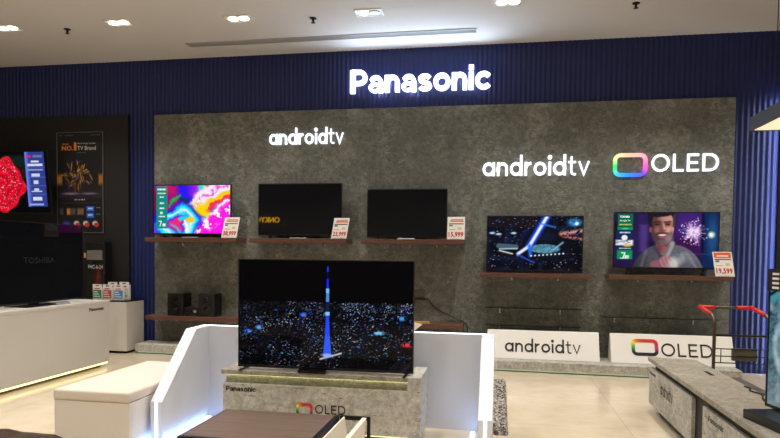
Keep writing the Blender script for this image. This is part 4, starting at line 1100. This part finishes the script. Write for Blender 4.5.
t = thing('coffee_table', 'low brown wooden table with black frame before the travertine cabinet', 'table', (-1.52, 3.9, 0))
MB().box(-1.95, -1.135, 3.57, 4.25, 0.425, 0.45).build('tabletop', M['table'], t, bevel=0.002)
mb = MB(); mb.box(-1.135, -1.105, 3.54, 4.25, 0.41, 0.452); mb.box(-1.965, -1.135, 3.54, 3.57, 0.41, 0.452); mb.box(-1.965, -1.95, 3.57, 4.25, 0.41, 0.448)
mb.build('edge_frame', M['metal_dark'], t)
for sx, sy in ((-1.945, 3.555), (-1.12, 3.555), (-1.94, 4.225), (-1.12, 4.225)):
    MB().box(sx - 0.015, sx + 0.015, sy - 0.015, sy + 0.015, 0, 0.41).build('leg', M['metal_dark'], t)

t = thing('magazine_rack', 'black metal frame with two cream fabric sides right of the brown table', 'rack', (-0.99, 3.9, 0))
for yy in (3.55, 4.235):
    for xx in (-1.085, -0.89): MB().box(xx - 0.011, xx + 0.011, yy - 0.011, yy + 0.011, 0, 0.455).build('post', M['metal_dark'], t)
    MB().box(-1.074, -0.901, yy - 0.011, yy + 0.011, 0.428, 0.455).build('top_rail', M['metal_dark'], t)
    MB().box(-1.074, -0.901, yy - 0.009, yy + 0.009, 0.04, 0.058).build('bottom_rail', M['metal_dark'], t)
for x0, x1, xb in ((-0.935, -0.903, -0.965), (-1.072, -1.060, -1.03)):
    MB().prism([(x0, 0.452), (x1, 0.452), (xb + 0.03, 0.06), (xb, 0.06)], 'y', 3.562, 4.222).build('fabric_side', M['cream_fabric'], t, bevel=0.004)

bmr = MB(); nx, ny = 20, 130; RX0, RX1, RY0, RY1 = -0.03, 0.10, 5.55, 7.95
vs = []; 
for j in range(ny):
    for i in range(nx):
        u_, v_ = i / (nx - 1), j / (ny - 1); yy = RY0 + (RY1 - RY0) * v_; RX0 = -0.032 if yy < 5.775 else -0.5; xx = RX0 + (RX1 - RX0) * u_
        ed = min(xx - RX0, RX1 - xx, yy - RY0, RY1 - yy)
        cxr = max(0, 0.05 - (RX1 - xx), 0.05 - (xx - RX0)); cyr = max(0, 0.05 - (RY1 - yy), 0.05 - (yy - RY0))
        dd = math.hypot(cxr, cyr)
        if dd > 0.05:                                       # rounded corners
            k = 0.05 / dd
            xx += (cxr - cxr * k) * (1 if u_ < 0.5 else -1); yy += (cyr - cyr * k) * (1 if v_ < 0.5 else -1)
        vs.append((xx, yy, 0.004 if ed < 1e-6 else 0.03 + 0.018 * random.random()))
vs += [(v[0], v[1], 0.001) for v in vs]
K = nx * ny
fs = [(j * nx + i, j * nx + i + 1, (j + 1) * nx + i + 1, (j + 1) * nx + i) for j in range(ny - 1) for i in range(nx - 1)]
fs += [tuple(q + K for q in reversed(f)) for f in fs]
bmr.add(vs, fs)
tag(bmr.build('rug', M['rug']), 'speckled grey shaggy rug on the floor right of the white partition', 'rug')

t = thing('leather_sofa', 'dark brown leather sofa corner at the bottom left of the picture', 'sofa', (-3.6, 2.8, 0))
def pillow(x0, x1, y0, y1, z0, z1, dim):
    mb = MB(); nx, ny = 25, 17; vs = []
    for j in range(ny):
        for i in range(nx):
            u_, v_ = i / (nx - 1), j / (ny - 1)
            e = min(1, (1 - abs(2 * u_ - 1) ** 10)) * min(1, (1 - abs(2 * v_ - 1) ** 8))
            w_ = 0.010 * math.sin(u_ * 17 + 3 * math.sin(v_ * 5)) + dim * math.sin(u_ * 40) * (v_ > 0.6)
            vs.append((x0 + (x1 - x0) * u_, y0 + (y1 - y0) * v_, z0 + (z1 - z0) * (0.6 + 0.4 * e ** 0.4) + w_ * e))
    K = len(vs); vs += [(v[0], v[1], z0) for v in vs]
    f0 = [(j * nx + i, j * nx + i + 1, (j + 1) * nx + i + 1, (j + 1) * nx + i) for j in range(ny - 1) for i in range(nx - 1)]
    fs = f0 + [tuple(q + K for q in reversed(f)) for f in f0]
    rim = [i for i in range(nx)] + [j * nx + nx - 1 for j in range(1, ny)] + [(ny - 1) * nx + i for i in range(nx - 2, -1, -1)] + [j * nx for j in range(ny - 2, 0, -1)]
    fs += [(rim[k], rim[k] + K, rim[(k + 1) % len(rim)] + K, rim[(k + 1) % len(rim)]) for k in range(len(rim))]
    return mb.add(vs, fs)
MB().box(-4.6, -2.56, 2.35, 3.28, 0.06, 0.36).build('base', M['leather'], t, bevel=0.03, seg=3)
pillow(-3.62, -2.545, 2.33, 3.31, 0.36, 0.525, 0.005).build('seat_cushion', M['leather'], t, smooth=True)
pillow(-4.62, -3.63, 2.33, 3.31, 0.36, 0.525, 0.005).build('seat_cushion', M['leather'], t, smooth=True)
MB().box(-4.95, -3.05, 3.32, 3.50, 0.06, 0.56).build('armrest', M['leather'], t, bevel=0.05, seg=4) if False else None
for sx, sy in ((-4.5, 2.45), (-2.66, 2.45), (-4.5, 3.18), (-2.66, 3.18)): MB().box(sx - 0.03, sx + 0.03, sy - 0.03, sy + 0.03, 0, 0.06).build('leg', M['metal_dark'], t)

# ------------------------------------------------------------------ right side: counter, trolley, canopy
t = thing('display_counter', 'long concrete topped counter with lettered front panels at right', 'counter', (1.78, 5.1, 0))
MB().prism([(1.55, 3.2), (1.55, 6.86), (2.0, 6.78), (2.03, 3.2)], 'z', 0.515, 0.555).build('worktop', M['stone_top'], t, bevel=0.003)
MB().box(1.60, 1.98, 3.25, 6.74, 0.06, 0.515).build('core', M['black'], t)
MB().box(1.568, 1.60, 5.40, 6.86, 0.075, 0.455).build('front_panel', M['stone'], t, bevel=0.002)
MB().box(1.568, 1.60, 3.3, 5.12, 0.075, 0.455).build('front_panel', M['stone'], t, bevel=0.002)
MB().box(1.64, 1.95, 3.3, 6.7, 0, 0.06).build('plinth', M['dark'], t)
NY = Vector((0, -1, 0))
android_word(M['ink'], t, (1.5685, 6.40, 0.262), NY, ZA, 0.44, 0.135, 0.002, False)
panasonic_word(M['ink'], t, (1.5685, 6.84, 0.385), NY, ZA, 0.25, 0.035, 0.002, False)
panasonic_word(M['ink'], t, (1.5685, 4.98, 0.372), NY, ZA, 0.32, 0.045, 0.002, False)
MB().box(1.865, 1.90, 5.90, 6.10, 0.555, 0.557).build('cable_slot', M['dark'], t)
tag(MB().tube(smooth_path([(1.97, 5.42, 0.564), (1.985, 5.34, 0.564), (1.95, 5.25, 0.564), (1.985, 5.12, 0.564), (1.93, 4.95, 0.564), (1.90, 4.75, 0.564)]), 0.006, 8).build('power_cable', M['plastic'], smooth=True), 'thin black cable lying at the back edge of the right counter', 'cable')

t = thing('platform_trolley', 'steel platform trolley with red grips behind the right counter', 'trolley', (2.5, 7.3, 0))
MB().box(2.20, 2.80, 6.98, 7.85, 0.17, 0.20).build('deck', M['grey_box'], t, bevel=0.004)
hb = []
pL = [(2.235, 7.0, 0.20), (2.235, 7.0, 0.55), (2.235, 7.0, 0.86), (2.233, 7.02, 0.95), (2.225, 7.09, 1.005), (2.205, 7.22, 1.045)]
pR = [(p[0] + 0.535, p[1], p[2]) for p in pL]
MB().tube(smooth_path(pL), 0.017, 10).build('handle_post', M['tube'], t, smooth=True)
MB().tube(smooth_path(pR), 0.017, 10).build('handle_post', M['tube'], t, smooth=True)
MB().tube([(2.185, 7.31, 1.06), (2.71, 7.31, 1.06)], 0.016, 10).build('handle_bar', M['tube'], t, smooth=True)
for a, b in (((2.225, 7.09, 1.003), (2.178, 7.32, 1.066)), ((2.18, 7.31, 1.06), (2.33, 7.31, 1.06)), ((2.555, 7.31, 1.06), (2.71, 7.31, 1.06)), ((2.757, 7.09, 1.003), (2.703, 7.32, 1.066))):
    MB().tube([a, b], 0.022, 12).build('grip', M['red'], t, smooth=True)['label'] = 'red grip'
MB().tube([(2.235, 7.0, 0.79), (2.77, 7.0, 0.79)], 0.013, 8).build('cross_rail', M['metal_dark'], t)
for z in (0.50, 0.57, 0.648): MB().tube([(2.235, 7.0, z), (2.77, 7.0, z)], 0.006, 8).build('basket_wire', M['metal_dark'], t)
MB().tube([(2.305, 7.0, 0.50), (2.305, 7.0, 0.648)], 0.005, 8).build('basket_wire', M['metal_dark'], t)
for sx, sy in ((2.28, 7.08), (2.72, 7.08), (2.28, 7.75), (2.72, 7.75)):
    mb = MB(); vs_ = []
    MB().tube([(sx - 0.02, sy, 0.062), (sx + 0.02, sy, 0.062)], 0.062, 18).build('wheel', M['plastic'], t)
    MB().box(sx - 0.03, sx + 0.03, sy - 0.02, sy + 0.02, 0.10, 0.17).build('fork', M['metal_dark'], t)
MB().box(2.425, 2.66, 7.006, 7.06, 0.522, 0.65).build('document_box', M['grey_box'], t, bevel=0.004)

t = thing('hanging_canopy', 'dark box canopy with glowing cream underside hung from the ceiling at right', 'light canopy', (3.4, 5.9, 2.9))
mb = MB(); z0, z1, X0, X1, Y0, Y1 = 2.91, 3.05, 2.51, 4.4, 4.2, 7.0
mb.box(X0, X0 + 0.02, Y0, Y1, z0, z1); mb.box(X1 - 0.02, X1, Y0, Y1, z0, z1); mb.box(X0 + 0.02, X1 - 0.02, Y0, Y0 + 0.02, z0, z1); mb.box(X0 + 0.02, X1 - 0.02, Y1 - 0.02, Y1, z0, z1)
mb.box(X0 + 0.02, X1 - 0.02, Y0 + 0.02, Y1 - 0.02, z1 - 0.02, z1)
mb.build('housing', mat('slate housing', (62, 66, 78), 0.5), t)
MB().box(X0 + 0.02, X1 - 0.02, Y0 + 0.02, Y1 - 0.02, z0 + 0.008, z0 + 0.02).build('diffuser', M['diffuser'], t)
for xx, yy in ((2.53, 6.45), (4.3, 6.45), (2.53, 4.6), (4.3, 4.6)):
    MB().tube([(xx, yy, z1), (xx, yy, CE)], 0.004, 8).build('suspension_wire', M['metal_dark'], t)

# lit sign on the opposite wall, seen only as a reflection in the dark television
t = thing('wall_sign', 'yellow glowing letters on the opposite wall, mirrored in the dark television', 'sign', (-8.2, -3.59, 2.7))
letters('ONKYO', M['yellow_sign'], t, (-7.98, -3.598, 2.72), Vector((-1, 0, 0)), ZA, 0.92, 0.20, 0.04, 0.0)

# ------------------------------------------------------------------ light
w = bpy.data.worlds.new('world'); SC.world = w; w.use_nodes = True
w.node_tree.nodes['Background'].inputs['Color'].default_value = (0.02, 0.02, 0.022, 1)
w.node_tree.nodes['Background'].inputs['Strength'].default_value = 1.0

def downlight(x, y, power, spot=1.9, col=(1.0, 0.955, 0.89), r=0.09):
    l = bpy.data.lights.new('downlight_beam', 'SPOT'); l.energy = power; l.spot_size = spot; l.spot_blend = 1.0
    l.color = col; l.shadow_soft_size = r
    o = bpy.data.objects.new('downlight_beam', l); COL.objects.link(o); o.location = (x, y, CE - 0.06)
P0 = 205
for k, X in enumerate(LX + [1.75, 3.45, 5.1]):
    downlight(X, 7.85, P0 * (0.5 if k == 3 else 1.0))
for Y in (5.3, 2.75, 0.2, -2.3):
    for X in (-8.4, -6.8, -5.1, -3.4, -1.7, 0.0, 1.7, 3.4, 5.1): downlight(X, Y, P0)

gl = bpy.data.lights.new('sign_glow', 'AREA'); gl.shape = 'RECTANGLE'; gl.size = 2.1; gl.size_y = 0.34; gl.energy = 32; gl.color = (0.58, 0.76, 1.0)
go = bpy.data.objects.new('sign_glow', gl); COL.objects.link(go); go.location = (-1.23, 9.22, 4.2); go.rotation_euler = (math.radians(-96), 0, 0)

# ------------------------------------------------------------------ camera
yaw, pitch, roll = 0.175258, -0.037696, 0.011211
r0 = Vector((math.cos(yaw), math.sin(yaw), 0)); f0 = Vector((-math.sin(yaw), math.cos(yaw), 0)); u0 = Vector((0, 0, 1))
f1 = f0 * math.cos(pitch) + u0 * math.sin(pitch); u1 = u0 * math.cos(pitch) - f0 * math.sin(pitch)
r2 = r0 * math.cos(roll) + u1 * math.sin(roll); u2 = u1 * math.cos(roll) - r0 * math.sin(roll)
cd = bpy.data.cameras.new('camera'); cam = bpy.data.objects.new('camera', cd); COL.objects.link(cam)
mtx = Matrix(((r2.x, u2.x, -f1.x), (r2.y, u2.y, -f1.y), (r2.z, u2.z, -f1.z))).to_4x4()
mtx.translation = (0, 0, 1.6); cam.matrix_world = mtx
cd.sensor_width = 36; cd.lens = 36 * 620 / 780; cd.shift_y = (277.82 - 219) / 780; cd.clip_start = 0.05
SC.camera = cam
